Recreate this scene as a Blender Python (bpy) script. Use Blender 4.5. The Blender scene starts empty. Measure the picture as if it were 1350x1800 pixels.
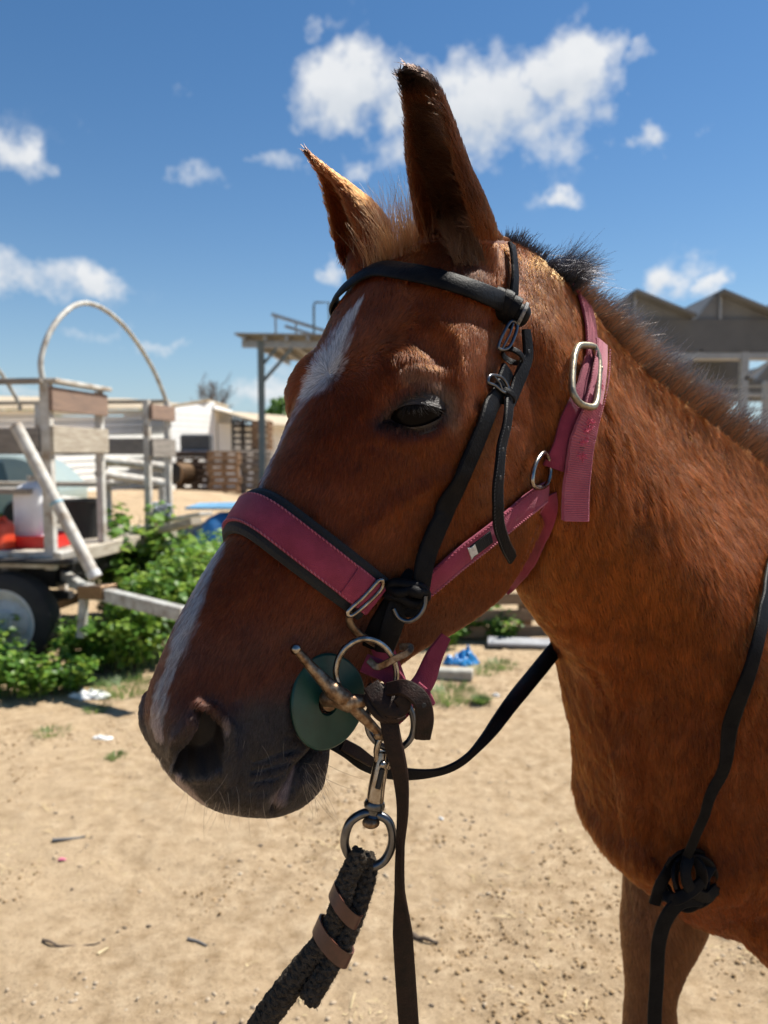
import bpy, bmesh, math, random, os
import numpy as np
from mathutils import Vector, Matrix
from mathutils.bvhtree import BVHTree

random.seed(7)
RNG = np.random.default_rng(11)
sc = bpy.context.scene
COL = sc.collection
R = math.radians

# ------------------------------------------------------------------ camera
F_PX, CX, CY = 1353.0, 675.0, 900.0
PITCH = R(4.2)
CAM = np.array([0.0, 0.0, 1.55])
AXR = np.array([1.0, 0, 0])
AXF = np.array([0, math.cos(PITCH), -math.sin(PITCH)])
AXU = np.array([0, math.sin(PITCH), math.cos(PITCH)])
cam_d = bpy.data.cameras.new('camera')
cam_d.sensor_fit = 'VERTICAL'
cam_d.sensor_height = 34.6
cam_d.lens = 34.6 * F_PX / 1800
cam_d.clip_start = 0.02
cam_d.clip_end = 5000
cam_d.dof.use_dof = True
cam_d.dof.focus_distance = 0.76
cam_d.dof.aperture_fstop = 5.6
cam = bpy.data.objects.new('camera', cam_d)
COL.objects.link(cam)
cam.location = CAM
cam.rotation_euler = (R(90) - PITCH, 0, 0)
sc.camera = cam

# ------------------------------------------------------------------ colour management, render
sc.render.engine = 'CYCLES'
sc.view_settings.view_transform = 'Standard'
sc.view_settings.look = 'None'
sc.view_settings.gamma = 1
sc.view_settings.use_curve_mapping = False
sc.view_settings.exposure = 0.85
sc.cycles.use_denoising = True
sc.cycles.max_bounces = 8
sc.cycles.diffuse_bounces = 3
sc.cycles.glossy_bounces = 3
sc.cycles.transmission_bounces = 6
sc.cycles.transparent_max_bounces = 12
sc.cycles.use_adaptive_sampling = True
sc.cycles.adaptive_threshold = 0.015
sc.cycles.sample_clamp_indirect = 6
sc.cycles_curves.shape = "RIBBONS"

# ------------------------------------------------------------------ sun and sky
SUN_EL, SUN_AZ = R(58), R(28.5)          # azimuth measured from +X towards +Y
SUN_DIR = np.array([math.cos(SUN_EL) * math.cos(SUN_AZ), math.cos(SUN_EL) * math.sin(SUN_AZ), math.sin(SUN_EL)])
sun_d = bpy.data.lights.new('sun', 'SUN')
sun_d.energy = 5.0
sun_d.angle = R(0.53)
sun_d.color = (1.0, 0.95, 0.86)
sun = bpy.data.objects.new('sun', sun_d)
COL.objects.link(sun)
sun.rotation_euler = Vector(-SUN_DIR).to_track_quat('-Z', 'Y').to_euler()

world = bpy.data.worlds.new('World')
sc.world = world
world.use_nodes = True


def ray_dir(px, py):
    return AXF + (px - CX) / F_PX * AXR - (py - CY) / F_PX * AXU


def at(px, py, d):
    """point seen at pixel px, py at distance d along the camera axis"""
    return CAM + ray_dir(px, py) * d


def on_ground(px, py, z=0.0):
    r = ray_dir(px, py)
    return CAM + r * ((z - CAM[2]) / r[2])


def to_px(P):
    Q = np.asarray(P) - CAM
    d = Q @ AXF
    return np.stack([CX + F_PX * (Q @ AXR) / d, CY - F_PX * (Q @ AXU) / d], -1), d


def build_world():
    nt = world.node_tree
    N, L = nt.nodes, nt.links
    N.clear()

    def nd(t, **k):
        n = N.new(t)
        for a, b in k.items():
            setattr(n, a, b)
        return n

    def m(op, a, b=None, c=None, clamp=False):
        n = nd('ShaderNodeMath', operation=op, use_clamp=clamp)
        for i, v in enumerate((a, b, c)):
            if v is None:
                continue
            if hasattr(v, 'links'):
                L.new(v, n.inputs[i])
            else:
                n.inputs[i].default_value = v
        return n.outputs[0]
    out = nd('ShaderNodeOutputWorld')
    bg = nd('ShaderNodeBackground')
    bg.inputs[1].default_value = 0.062
    sky = nd('ShaderNodeTexSky', sky_type='NISHITA')
    sky.sun_disc = False
    sky.sun_elevation = SUN_EL
    sky.sun_rotation = R(90) - SUN_AZ
    sky.altitude = 0
    sky.air_density = 1.0
    sky.dust_density = 0.1
    sky.ozone_density = 2.2
    tc = nd('ShaderNodeTexCoord')
    sep = nd('ShaderNodeSeparateXYZ')
    L.new(tc.outputs['Generated'], sep.inputs[0])
    # azimuth / elevation of the viewing direction, in radians
    az = m('ARCTAN2', sep.outputs[0], sep.outputs[1])
    el = m('ARCSINE', sep.outputs[2])
    mapn = nd('ShaderNodeCombineXYZ')
    L.new(az, mapn.inputs[0]); L.new(el, mapn.inputs[1])
    mapn.inputs[2].default_value = 0.37
    n1 = nd('ShaderNodeTexNoise', noise_dimensions='3D')
    n1.inputs['Scale'].default_value = 9.0
    n1.inputs['Detail'].default_value = 9
    n1.inputs['Roughness'].default_value = 0.58
    L.new(mapn.outputs[0], n1.inputs['Vector'])
    n2 = nd('ShaderNodeTexNoise', noise_dimensions='3D')
    n2.inputs['Scale'].default_value = 30.0
    n2.inputs['Detail'].default_value = 5
    n2.inputs['Roughness'].default_value = 0.6
    L.new(mapn.outputs[0], n2.inputs['Vector'])
    turb = m('ADD', m('MULTIPLY', m('SUBTRACT', n1.outputs[0], 0.5), 2.3), m('MULTIPLY', m('SUBTRACT', n2.outputs[0], 0.5), 0.9))

    sc1 = nd('ShaderNodeSeparateXYZ'); sc2 = nd('ShaderNodeSeparateXYZ')
    L.new(n1.outputs['Color'], sc1.inputs[0]); L.new(n2.outputs['Color'], sc2.inputs[0])
    az = m('ADD', az, m('ADD', m('MULTIPLY', m('SUBTRACT', sc1.outputs[1], 0.5), 0.14), m('MULTIPLY', m('SUBTRACT', sc2.outputs[1], 0.5), 0.03)))
    el = m('ADD', el, m('ADD', m('MULTIPLY', m('SUBTRACT', sc1.outputs[2], 0.5), 0.10), m('MULTIPLY', m('SUBTRACT', sc2.outputs[2], 0.5), 0.025)))

    # cumulus puffs: (pixel x, pixel y, radius x, radius y, density)
    puffs = [(625, 160, 120, 80, 1.4), (740, 195, 120, 80, 1.35), (870, 185, 150, 85, 1.45), (1000, 140, 90, 80, 1.5),
             (1040, 190, 70, 70, 1.1), (960, 240, 150, 50, 0.9), (800, 250, 160, 45, 0.65), (700, 270, 120, 50, 0.5),
             (1120, 85, 28, 26, 0.7), (1135, 243, 44, 32, 1.0), (1252, 228, 46, 26, 0.5),
             (985, 343, 42, 14, 0.8), (480, 275, 60, 34, 0.75), (640, 300, 50, 30, 0.6), (555, 40, 62, 34, 0.55),
             (470, 105, 34, 18, 0.42), (25, 255, 62, 46, 0.95), (0, 225, 50, 30, 0.6), (40, 478, 110, 42, .95), (150, 486, 50, 32, .95),
             (330, 310, 90, 26, 0.42), (190, 250, 42, 16, 0.4), (340, 160, 60, 30, 0.3),
             (1185, 500, 52, 36, 0.95), (1272, 508, 20, 20, 0.6), (580, 455, 26, 34, 1.0),
             (130, 577, 70, 14, 0.4), (270, 608, 70, 18, 0.62), (320, 600, 30, 16, 0.6),
             (440, 695, 120, 30, 0.8), (520, 660, 60, 26, 0.6), (30, 690, 160, 20, 0.5), (1250, 640, 160, 30, 0.5),
             (-200, 300, 150, 70, 1.0), (-350, 560, 180, 60, 1.0), (1600, 250, 170, 80, 1.1), (1800, 560, 200, 60, 1.0), (300, -250, 160, 70, 0.9), (1100, -200, 200, 90, 1.0)]
    mask = None
    low = None
    for (px, py, rx, ry, den) in puffs:
        d = ray_dir(px, py); d = d / np.linalg.norm(d)
        a0 = math.atan2(d[0], d[1]); e0 = math.asin(d[2])
        d1 = ray_dir(px + rx, py); d1 /= np.linalg.norm(d1)
        d2 = ray_dir(px, py - ry); d2 /= np.linalg.norm(d2)
        ra = abs(math.atan2(d1[0], d1[1]) - a0); re = abs(math.asin(d2[2]) - e0)
        dx = m('MULTIPLY', m('SUBTRACT', az, a0), 1 / ra)
        dy = m('MULTIPLY', m('SUBTRACT', el, e0), 1 / re)
        q = m('ADD', m('MULTIPLY', dx, dx), m('MULTIPLY', dy, dy))
        g = m('MULTIPLY', m('EXPONENT', m('MULTIPLY', q, -0.8)), den)
        mask = g if mask is None else m('MAXIMUM', mask, g)
        # grey base of the heavier clouds
        lo = m('MULTIPLY', g, m('ADD', m('MULTIPLY', dy, -0.55), 0.1, clamp=True))
        low = lo if low is None else m('MAXIMUM', low, lo)
    # turbulence eats the puffs' edges
    dens = m('MULTIPLY', m('SUBTRACT', m('ADD', mask, m('MULTIPLY', turb, 0.95)), 0.40), 1.6, clamp=True)
    dens = m('MULTIPLY', dens, m('MULTIPLY', mask, 2.4, clamp=True))
    dens = m('SMOOTH_MIN', dens, 0.96, 0.1)
    shade = m('SUBTRACT', 1.0, m('MULTIPLY', low, 0.75, clamp=True))
    shade = m('ADD', m('MULTIPLY', shade, 0.8), m('MULTIPLY', turb, 0.22))
    ccol = nd('ShaderNodeMix', data_type='RGBA')
    L.new(m('ADD', shade, 0.12, clamp=True), ccol.inputs[0])
    ccol.inputs[6].default_value = (3.4, 4.2, 5.2, 1)
    ccol.inputs[7].default_value = (8.0, 8.1, 8.2, 1)
    # hue of the clear sky, a little deeper than the model's
    hs = nd('ShaderNodeHueSaturation')
    hs.inputs['Saturation'].default_value = 1.24
    hs.inputs['Value'].default_value = 1.0
    L.new(sky.outputs[0], hs.inputs['Color'])
    # pale blue air low over the horizon
    hz = nd('ShaderNodeMix', data_type='RGBA')
    L.new(m('MULTIPLY', m('EXPONENT', m('MULTIPLY', m('MAXIMUM', sep.outputs[2], 0.0), -9.0)), 0.9), hz.inputs[0])
    L.new(hs.outputs[0], hz.inputs[6])
    hz.inputs[7].default_value = (3.6, 5.0, 6.4, 1)
    mx = nd('ShaderNodeMix', data_type='RGBA')
    L.new(dens, mx.inputs[0])
    L.new(hz.outputs[2], mx.inputs[6])
    L.new(ccol.outputs[2], mx.inputs[7])
    L.new(mx.outputs[2], bg.inputs[0])
    L.new(bg.outputs[0], out.inputs[0])
    world.cycles.sampling_method = 'AUTOMATIC'


build_world()

# ------------------------------------------------------------------ helpers


def link(o, parent=None):
    COL.objects.link(o)
    if parent is not None:
        o.parent = parent
        o.matrix_parent_inverse = Matrix.Identity(4)
    return o


def tag(o, label=None, cat=None, group=None, kind=None):
    if label: o['label'] = label
    if cat: o['category'] = cat
    if group: o['group'] = group
    if kind: o['kind'] = kind
    return o


def empty(name, loc=(0, 0, 0), rz=0.0):
    o = bpy.data.objects.new(name, None)
    o.empty_display_size = 0.1
    o.location = tuple(loc)
    o.rotation_euler = (0, 0, rz)
    COL.objects.link(o)
    return o


def rel(parent, o):
    """parent o (built in world space) under parent without moving it"""
    if parent is not None:
        o.parent = parent
        mw = Matrix.LocRotScale(parent.location, parent.rotation_euler, parent.scale)
        if parent.parent is not None:
            g = parent.parent
            mw = Matrix.LocRotScale(g.location, g.rotation_euler, g.scale) @ parent.matrix_parent_inverse @ mw
        o.matrix_parent_inverse = mw.inverted()
    return o


def mesh_obj(name, V, F, mat, parent=None, smooth=True):
    me = bpy.data.meshes.new(name)
    me.from_pydata([tuple(map(float, v)) for v in V], [], [tuple(int(i) for i in f) for f in F])
    if smooth:
        me.polygons.foreach_set('use_smooth', [True] * len(me.polygons))
    if mat is not None:
        me.materials.append(mat)
    me.update()
    if smooth: me.set_sharp_from_angle(angle=R(38))
    o = bpy.data.objects.new(name, me)
    COL.objects.link(o)
    return rel(parent, o)


class MB:
    """collects shapes into one mesh"""
    def __init__(self):
        self.v, self.f = [], []

    def add(self, V, F):
        n = len(self.v)
        self.v += [tuple(map(float, p)) for p in V]
        self.f += [tuple(i + n for i in f) for f in F]
        return self

    def box(self, c, size, rz=0.0, rx=0.0, ry=0.0, bev=0.0):
        sx, sy, sz = [a / 2 for a in size]
        M = Matrix.Rotation(rz, 3, 'Z') @ Matrix.Rotation(ry, 3, 'Y') @ Matrix.Rotation(rx, 3, 'X')
        c = Vector(c)
        if bev <= 0:
            P = [(-sx, -sy, -sz), (sx, -sy, -sz), (sx, sy, -sz), (-sx, sy, -sz), (-sx, -sy, sz), (sx, -sy, sz), (sx, sy, sz), (-sx, sy, sz)]
            Fc = [(0, 3, 2, 1), (4, 5, 6, 7), (0, 1, 5, 4), (1, 2, 6, 5), (2, 3, 7, 6), (3, 0, 4, 7)]
        else:
            b = min(bev, sx * .9, sy * .9, sz * .9)
            P = []
            for z, k in ((-sz, b), (-sz + b, 0), (sz - b, 0), (sz, b)):
                for (x, y) in ((-sx + k, -sy + k), (sx - k, -sy + k), (sx - k, sy - k), (-sx + k, sy - k)):
                    P.append((x, y, z))
            Fc = [(0, 3, 2, 1), (12, 13, 14, 15)]
            for r in range(3):
                for i in range(4):
                    j = (i + 1) % 4
                    Fc.append((r * 4 + i, r * 4 + j, r * 4 + 4 + j, r * 4 + 4 + i))
        return self.add([M @ Vector(p) + c for p in P], Fc)

    def beam(self, a, b, w, h, up=(0, 0, 1), bev=0.0):
        a, b = Vector(a), Vector(b)
        t = (b - a); ln = t.length; t.normalize()
        up = Vector(up)
        if abs(t.dot(up)) > .98: up = Vector((0, 1, 0))
        s = t.cross(up).normalized(); u = s.cross(t)
        m2 = MB().box((0, 0, 0), (ln, w, h), bev=bev)
        return self.add([(a + b) / 2 + t * p[0] + s * p[1] + u * p[2] for p in m2.v], m2.f)

    def tube(self, pts, r, n=10, closed=False, caps=True, rf=None):
        pts = [Vector(p) for p in pts]
        k = len(pts)
        T = []
        for i in range(k):
            if closed:
                t = pts[(i + 1) % k] - pts[i - 1]
            else:
                t = pts[min(i + 1, k - 1)] - pts[max(i - 1, 0)]
            T.append(t.normalized() if t.length > 1e-9 else Vector((0, 0, 1)))
        ref = Vector((0, 0, 1)) if abs(T[0].z) < .9 else Vector((1, 0, 0))
        nrm = (ref - T[0] * ref.dot(T[0])).normalized()
        V, F = [], []
        for i in range(k):
            nrm = (nrm - T[i] * nrm.dot(T[i])).normalized()
            bi = T[i].cross(nrm)
            rr = rf[i] if rf is not None else r
            for j in range(n):
                a = 2 * math.pi * j / n
                V.append(pts[i] + (nrm * math.cos(a) + bi * math.sin(a)) * rr)
        m = k if closed else k - 1
        for i in range(m):
            i2 = (i + 1) % k
            for j in range(n):
                j2 = (j + 1) % n
                F.append((i * n + j, i * n + j2, i2 * n + j2, i2 * n + j))
        if caps and not closed:
            F.append(tuple(range(n))[::-1]); F.append(tuple(range((k - 1) * n, k * n)))
        return self.add(V, F)

    def lathe(self, c, axis, prof, n=24):
        """prof = [(radius, along)], closed with caps where radius is 0"""
        axis = Vector(axis).normalized()
        ref = Vector((0, 0, 1)) if abs(axis.z) < .9 else Vector((1, 0, 0))
        e1 = (ref - axis * ref.dot(axis)).normalized(); e2 = axis.cross(e1)
        c = Vector(c)
        V, F = [], []
        for (r, h) in prof:
            for j in range(n):
                a = 2 * math.pi * j / n
                V.append(c + axis * h + (e1 * math.cos(a) + e2 * math.sin(a)) * max(r, 1e-5))
        for i in range(len(prof) - 1):
            for j in range(n):
                j2 = (j + 1) % n
                F.append((i * n + j, i * n + j2, (i + 1) * n + j2, (i + 1) * n + j))
        return self.add(V, F)

    def build(self, name, mat, parent=None, smooth=False):
        return mesh_obj(name, self.v, self.f, mat, parent, smooth)


def spline(P, n, closed=False):
    """Catmull-Rom (centripetal-ish) resample of points P to n points, even in arc length"""
    P = np.asarray(P, float)
    k = len(P)
    out = []
    segs = k if closed else k - 1
    for i in range(segs):
        if closed:
            p0, p1, p2, p3 = P[i - 1], P[i], P[(i + 1) % k], P[(i + 2) % k]
        else:
            p1, p2 = P[i], P[i + 1]
            p0 = P[i - 1] if i > 0 else 2 * p1 - p2
            p3 = P[i + 2] if i + 2 < k else 2 * p2 - p1
        for t in np.linspace(0, 1, 16, endpoint=False):
            out.append(0.5 * ((2 * p1) + (-p0 + p2) * t + (2 * p0 - 5 * p1 + 4 * p2 - p3) * t * t + (-p0 + 3 * p1 - 3 * p2 + p3) * t ** 3))
    out.append(P[0] if closed else P[-1])
    out = np.array(out)
    L = np.concatenate([[0], np.cumsum(np.linalg.norm(np.diff(out, axis=0), axis=1))])
    s = np.linspace(0, L[-1], n + 1)[:-1] if closed else np.linspace(0, L[-1], n)
    return np.stack([np.interp(s, L, out[:, c]) for c in range(P.shape[1])], -1)


def cubic_rows(A, n):
    """smooth interpolation of table rows A (k x m) to n rows, uniform in index"""
    A = np.asarray(A, float); k = len(A)
    x = np.linspace(0, k - 1, n)
    i = np.clip(np.floor(x).astype(int), 0, k - 2); t = (x - i)[:, None]
    g = lambda j: A[np.clip(j, 0, k - 1)]
    p0, p1, p2, p3 = g(i - 1), g(i), g(i + 1), g(i + 2)
    return 0.5 * (2 * p1 + (p2 - p0) * t + (2 * p0 - 5 * p1 + 4 * p2 - p3) * t ** 2 + (3 * p1 - p0 - 3 * p2 + p3) * t ** 3)


def _hash(ix, iy, iz, seed):
    h = (ix.astype(np.int64) * 374761393 + iy.astype(np.int64) * 668265263 + iz.astype(np.int64) * 2147483647 + seed * 144665) & 0xffffffff
    h = ((h ^ (h >> 13)) * 1274126177) & 0xffffffff
    h = (h ^ (h >> 16)) & 0xffffff
    return h / float(0xffffff)


def vnoise(P, scale=1.0, seed=0, octaves=1):
    P = np.asarray(P, float)
    tot = np.zeros(len(P)); amp = 1.0; norm = 0
    for o in range(octaves):
        Q = P * scale
        I = np.floor(Q).astype(np.int64); f = Q - I; f = f * f * (3 - 2 * f)
        v = 0
        for dx in (0, 1):
            for dy in (0, 1):
                for dz in (0, 1):
                    w = (f[:, 0] if dx else 1 - f[:, 0]) * (f[:, 1] if dy else 1 - f[:, 1]) * (f[:, 2] if dz else 1 - f[:, 2])
                    v = v + w * _hash(I[:, 0] + dx, I[:, 1] + dy, I[:, 2] + dz, seed + o)
        tot += amp * v; norm += amp; amp *= .5; scale *= 2.03
    return tot / norm


# ------------------------------------------------------------------ materials
class Mat:
    def __init__(self, name):
        self.m = bpy.data.materials.new(name); self.m.use_nodes = True
        self.nt = self.m.node_tree
        self.N, self.L = self.nt.nodes, self.nt.links
        self.b = self.N['Principled BSDF']
        self.tc = None

    def nd(self, t, **k):
        n = self.N.new(t)
        for a, b in k.items(): setattr(n, a, b)
        return n

    def noise(self, scale, detail=4, rough=.55, coord='Object', vec=None, stretch=None):
        if vec is None:
            if self.tc is None: self.tc = self.nd('ShaderNodeTexCoord')
            vec = self.tc.outputs[coord]
        if stretch is not None:
            mp = self.nd('ShaderNodeMapping'); mp.inputs['Scale'].default_value = stretch
            self.L.new(vec, mp.inputs[0]); vec = mp.outputs[0]
        n = self.nd('ShaderNodeTexNoise')
        n.inputs['Scale'].default_value = scale
        n.inputs['Detail'].default_value = detail
        n.inputs['Roughness'].default_value = rough
        self.L.new(vec, n.inputs['Vector'])
        return n.outputs['Fac']

    def ramp(self, fac, stops):
        r = self.nd('ShaderNodeValToRGB')
        e = r.color_ramp.elements
        while len(e) < len(stops): e.new(0.5)
        for i, (p, c) in enumerate(stops):
            e[i].position = p
            e[i].color = (*c, 1) if len(c) == 3 else c
        self.L.new(fac, r.inputs[0])
        return r.outputs[0]

    def mix(self, fac, a, b, blend='MIX'):
        x = self.nd('ShaderNodeMix', data_type='RGBA', blend_type=blend)
        for i, v in ((0, fac), (6, a), (7, b)):
            if hasattr(v, 'links'): self.L.new(v, x.inputs[i])
            elif i == 0: x.inputs[0].default_value = v
            else: x.inputs[i].default_value = (*v, 1)
        return x.outputs[2]

    def math(self, op, a, b=0.0, clamp=False):
        n = self.nd('ShaderNodeMath', operation=op, use_clamp=clamp)
        for i, v in enumerate((a, b)):
            if hasattr(v, 'links'): self.L.new(v, n.inputs[i])
            else: n.inputs[i].default_value = v
        return n.outputs[0]

    def bump(self, h, strength=.5, dist=.01, prev=None):
        b = self.nd('ShaderNodeBump')
        b.inputs['Strength'].default_value = strength
        b.inputs['Distance'].default_value = dist
        self.L.new(h, b.inputs['Height'])
        if prev is not None: self.L.new(prev, b.inputs['Normal'])
        self.L.new(b.outputs[0], self.b.inputs['Normal'])
        return b.outputs[0]

    def set(self, **k):
        for a, v in k.items():
            s = self.b.inputs[a.replace('_', ' ')]
            if hasattr(v, 'links'): self.L.new(v, s)
            elif isinstance(v, tuple): s.default_value = (*v, 1) if len(v) == 3 else v
            else: s.default_value = v
        return self


def simple(name, c1, c2=None, scale=8, rough=.6, metal=0.0, bump=.2, bscale=60, dist=.003, stretch=None, detail=5, spec=.5, c3=None):
    M = Mat(name)
    c2 = c2 or tuple(v * .7 for v in c1)
    n = M.noise(scale, detail, .6, stretch=stretch)
    stops = [(.32, c1), (.68, c2)] if c3 is None else [(.3, c1), (.55, c2), (.72, c3)]
    M.set(Base_Color=M.ramp(n, stops), Roughness=rough, Metallic=metal)
    M.b.inputs['Specular IOR Level'].default_value = spec
    if bump:
        M.bump(M.noise(bscale, 4, .6, stretch=stretch), bump, dist)
    return M.m

# ================================================================== HORSE
class Plane:
    """vertical mid-plane of a part of the horse; u runs towards the muzzle, s towards the horse's left side"""
    def __init__(self, yaw, O):
        c, s_ = math.cos(yaw), math.sin(yaw)
        self.h = np.array([-c, -s_, 0.0]); self.n = np.array([s_, -c, 0.0]); self.O = np.asarray(O, float)

    def pix(self, px, py, s=0.0):
        r = ray_dir(px, py)
        t = (s + (self.O - CAM) @ self.n) / (r @ self.n)
        return CAM + r * t

    def loc(self, P):
        Q = np.asarray(P) - self.O
        return np.stack([Q @ self.h, np.asarray(P)[..., 2], Q @ self.n], -1)

    def world(self, L):
        L = np.asarray(L)
        return self.O * [1, 1, 0] + L[..., 0:1] * self.h + L[..., 2:3] * self.n + L[..., 1:2] * np.array([0, 0, 1.0])

    def pl(self, px, py, s=0.0):
        return self.loc(self.pix(px, py, s))


O_H = at(760, 450, 0.845)
HP = Plane(R(40), O_H)
BP = Plane(R(31), O_H)


def loft(stations, pl, ts, n_st, n_ring=40, cap0=True, cap1=True):
    """stations: ((u,z) front, (u,z) back, [half widths at ts]); symmetric closed loft in plane pl"""
    rows = np.array([list(a) + list(b) + list(w) for a, b, w in stations])
    rows = cubic_rows(rows, n_st)
    V, F = [], []
    half = n_ring // 2
    # ring parameter: dense near both ends
    ph = np.linspace(0, np.pi, half + 1)
    tt = (1 - np.cos(ph)) / 2
    ts = np.asarray(ts)
    for r in rows:
        f, b, w = r[:2], r[2:4], np.maximum(r[4:], 0)
        # smooth half-width: interpolate w^2 / (t(1-t)) so that both ends close round
        base = np.sqrt(np.clip(ts * (1 - ts), 1e-4, None))
        kk = w / base
        kk[0] = kk[1]; kk[-1] = kk[-2]
        tq = np.interp(tt, ts, np.arange(len(ts)))
        ks = cubic_rows(kk[:, None], len(ts) * 20)[:, 0]
        kv = np.interp(tq, np.linspace(0, len(ts) - 1, len(ks)), ks)
        s = kv * np.sqrt(np.clip(tt * (1 - tt), 0, None))
        uz = f[None] + tt[:, None] * (b - f)[None]
        ring = [(uz[i, 0], uz[i, 1], s[i]) for i in range(half + 1)] + [(uz[i, 0], uz[i, 1], -s[i]) for i in range(half - 1, 0, -1)]
        V += ring
    m = 2 * half
    for i in range(n_st - 1):
        for j in range(m):
            j2 = (j + 1) % m
            F.append((i * m + j, i * m + j2, (i + 1) * m + j2, (i + 1) * m + j))
    if cap0: F.append(tuple(range(m))[::-1])
    if cap1: F.append(tuple(range((n_st - 1) * m, n_st * m)))
    return pl.world(np.array(V)), F


TS = [0, .05, .14, .3, .5, .7, .85, .95, 1]
HEAD = [  # dorsal pixel (mid-line), ventral pixel, its side offset, half widths
    ((812, 420), (905, 590), .05, [.02, .050, .062, .068, .068, .064, .058, .045, 0]),
    ((752, 412), (925, 640), .055, [.02, .060, .074, .080, .078, .076, .068, .050, 0]),
    ((702, 438), (940, 700), .06, [.02, .066, .084, .088, .080, .082, .078, .056, 0]),
    ((660, 488), (952, 760), .06, [.02, .070, .092, .099, .084, .086, .084, .060, 0]),
    ((627, 548), (960, 830), .06, [.02, .070, .094, .107, .090, .088, .086, .060, 0]),
    ((596, 612), (960, 905), .058, [.02, .070, .094, .111, .098, .090, .085, .060, 0]),
    ((562, 682), (936, 975), .055, [.02, .060, .086, .105, .099, .090, .082, .058, 0]),
    ((522, 762), (895, 1050), .052, [.02, .050, .070, .086, .092, .086, .076, .056, 0]),
    ((476, 845), (830, 1104), .045, [.02, .042, .057, .070, .078, .073, .064, .048, 0]),
    ((422, 932), (752, 1148), .038, [.02, .036, .048, .058, .062, .057, .050, .040, 0]),
    ((370, 1016), (700, 1190), .034, [.02, .033, .043, .050, .051, .047, .041, .034, 0]),
    ((326, 1096), (650, 1230), .032, [.02, .032, .042, .048, .047, .043, .038, .030, 0]),
    ((294, 1170), (618, 1270), .030, [.02, .034, .045, .051, .047, .042, .037, .029, 0]),
    ((272, 1236), (594, 1312), .030, [.02, .038, .050, .056, .050, .044, .037, .029, 0]),
    ((268, 1288), (586, 1356), .030, [.02, .038, .051, .057, .051, .045, .037, .028, 0]),
    ((288, 1340), (576, 1396), .028, [.02, .034, .047, .052, .049, .042, .034, .025, 0]),
    ((318, 1384), (548, 1418), .022, [.02, .028, .040, .044, .042, .038, .030, .020, 0]),
    ((362, 1418), (500, 1432), .012, [.01, .016, .022, .026, .028, .026, .020, .012, 0]),
]
st = []
for (d, v, sv, w) in HEAD:
    a = HP.pl(*d); b = HP.pl(v[0], v[1], sv)
    st.append((a[:2], b[:2], w))
HV, HF = loft(st, HP, TS, 110, 64)

NECK = [
    ((800, 440), (880, 800), 0.0, [.02, .035, .050, .060, .066, .066, .060, .045, 0]),
    ((850, 418), (905, 930), 0.0, [.02, .034, .047, .064, .074, .076, .068, .050, 0]),
    ((905, 428), (935, 1032), 0.0, [.01, .026, .042, .066, .080, .080, .068, .050, 0]),
    ((962, 472), (970, 1105), 0.0, [.01, .022, .038, .062, .084, .092, .070, .046, 0]),
    ((1030, 545), (1020, 1163), 0.0, [.01, .020, .036, .066, .098, .112, .080, .050, 0]),
    ((1100, 622), (1058, 1225), 0.0, [.01, .020, .038, .074, .118, .134, .094, .056, 0]),
    ((1186, 696), (1069, 1300), 0.0, [.01, .022, .042, .086, .138, .156, .112, .066, 0]),
    ((1284, 772), (1084, 1378), 0.0, [.01, .026, .050, .100, .158, .178, .134, .082, 0]),
    ((1400, 848), (1101, 1462), 0.0, [.01, .030, .060, .116, .174, .196, .158, .102, 0]),
    ((1530, 850), (1112, 1540), 0.0, [.01, .036, .076, .136, .186, .206, .180, .120, 0]),
]
st = []
for (d, v, sv, w) in NECK:
    a = BP.pl(*d); b = BP.pl(v[0], v[1], sv)
    st.append((a[:2], b[:2], w))
u_w, z_w = st[-1][0]; u_c, z_c = st[-1][1]
if os.environ.get('DEV'): print('withers', u_w, z_w, 'chest', u_c, z_c, 'crest0', st[2])
# trunk: withers to croup, in metres
st += [
    ((u_w - .16, z_w - .01), (u_c - .17, z_c - .13), [.01, .045, .10, .17, .215, .225, .19, .125, 0]),
    ((u_w - .34, z_w - .04), (u_c - .34, z_c - .175), [.01, .06, .13, .21, .255, .255, .20, .12, 0]),
    ((u_w - .60, z_w - .06), (u_c - .64, z_c - .20), [.01, .08, .16, .25, .295, .28, .21, .12, 0]),
    ((u_w - .90, z_w - .04), (u_c - 1.0, z_c - .15), [.01, .08, .16, .25, .285, .27, .20, .12, 0]),
    ((u_w - 1.15, z_w - .01), (u_c - 1.28, z_c - .02), [.01, .08, .16, .245, .265, .245, .19, .11, 0]),
    ((u_w - 1.38, z_w - .08), (u_c - 1.45, z_c + .10), [.01, .06, .12, .19, .21, .20, .16, .09, 0]),
    ((u_w - 1.50, z_w - .22), (u_c - 1.52, z_c + .20), [.01, .03, .06, .09, .11, .10, .08, .05, 0]),
]
NV, NF = loft(st, BP, TS, 130, 64)


def limb(pts, rads, flat=1.0, n=24, plane=BP, steps=40):
    """tapered limb through local points (u,z,s); flat = side-to-side squash"""
    P = spline(np.array(pts), steps)
    rr = cubic_rows(np.array(rads, float).reshape(len(rads), -1), steps)
    V, F = [], []
    for i in range(steps):
        t = P[min(i + 1, steps - 1)] - P[max(i - 1, 0)]
        t /= np.linalg.norm(t)
        e1 = np.cross(t, [0, 0, 1.0]); e1 /= np.linalg.norm(e1)   # fore-aft
        e2 = np.cross(t, e1)
        for j in range(n):
            a = 2 * math.pi * j / n
            V.append(P[i] + e1 * math.cos(a) * rr[i, 0] + e2 * math.sin(a) * rr[i, -1])
    for i in range(steps - 1):
        for j in range(n):
            j2 = (j + 1) % n
            F.append((i * n + j, i * n + j2, (i + 1) * n + j2, (i + 1) * n + j))
    F.append(tuple(range(n))[::-1]); F.append(tuple(range((steps - 1) * n, steps * n)))
    return plane.world(np.array(V)), F


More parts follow.
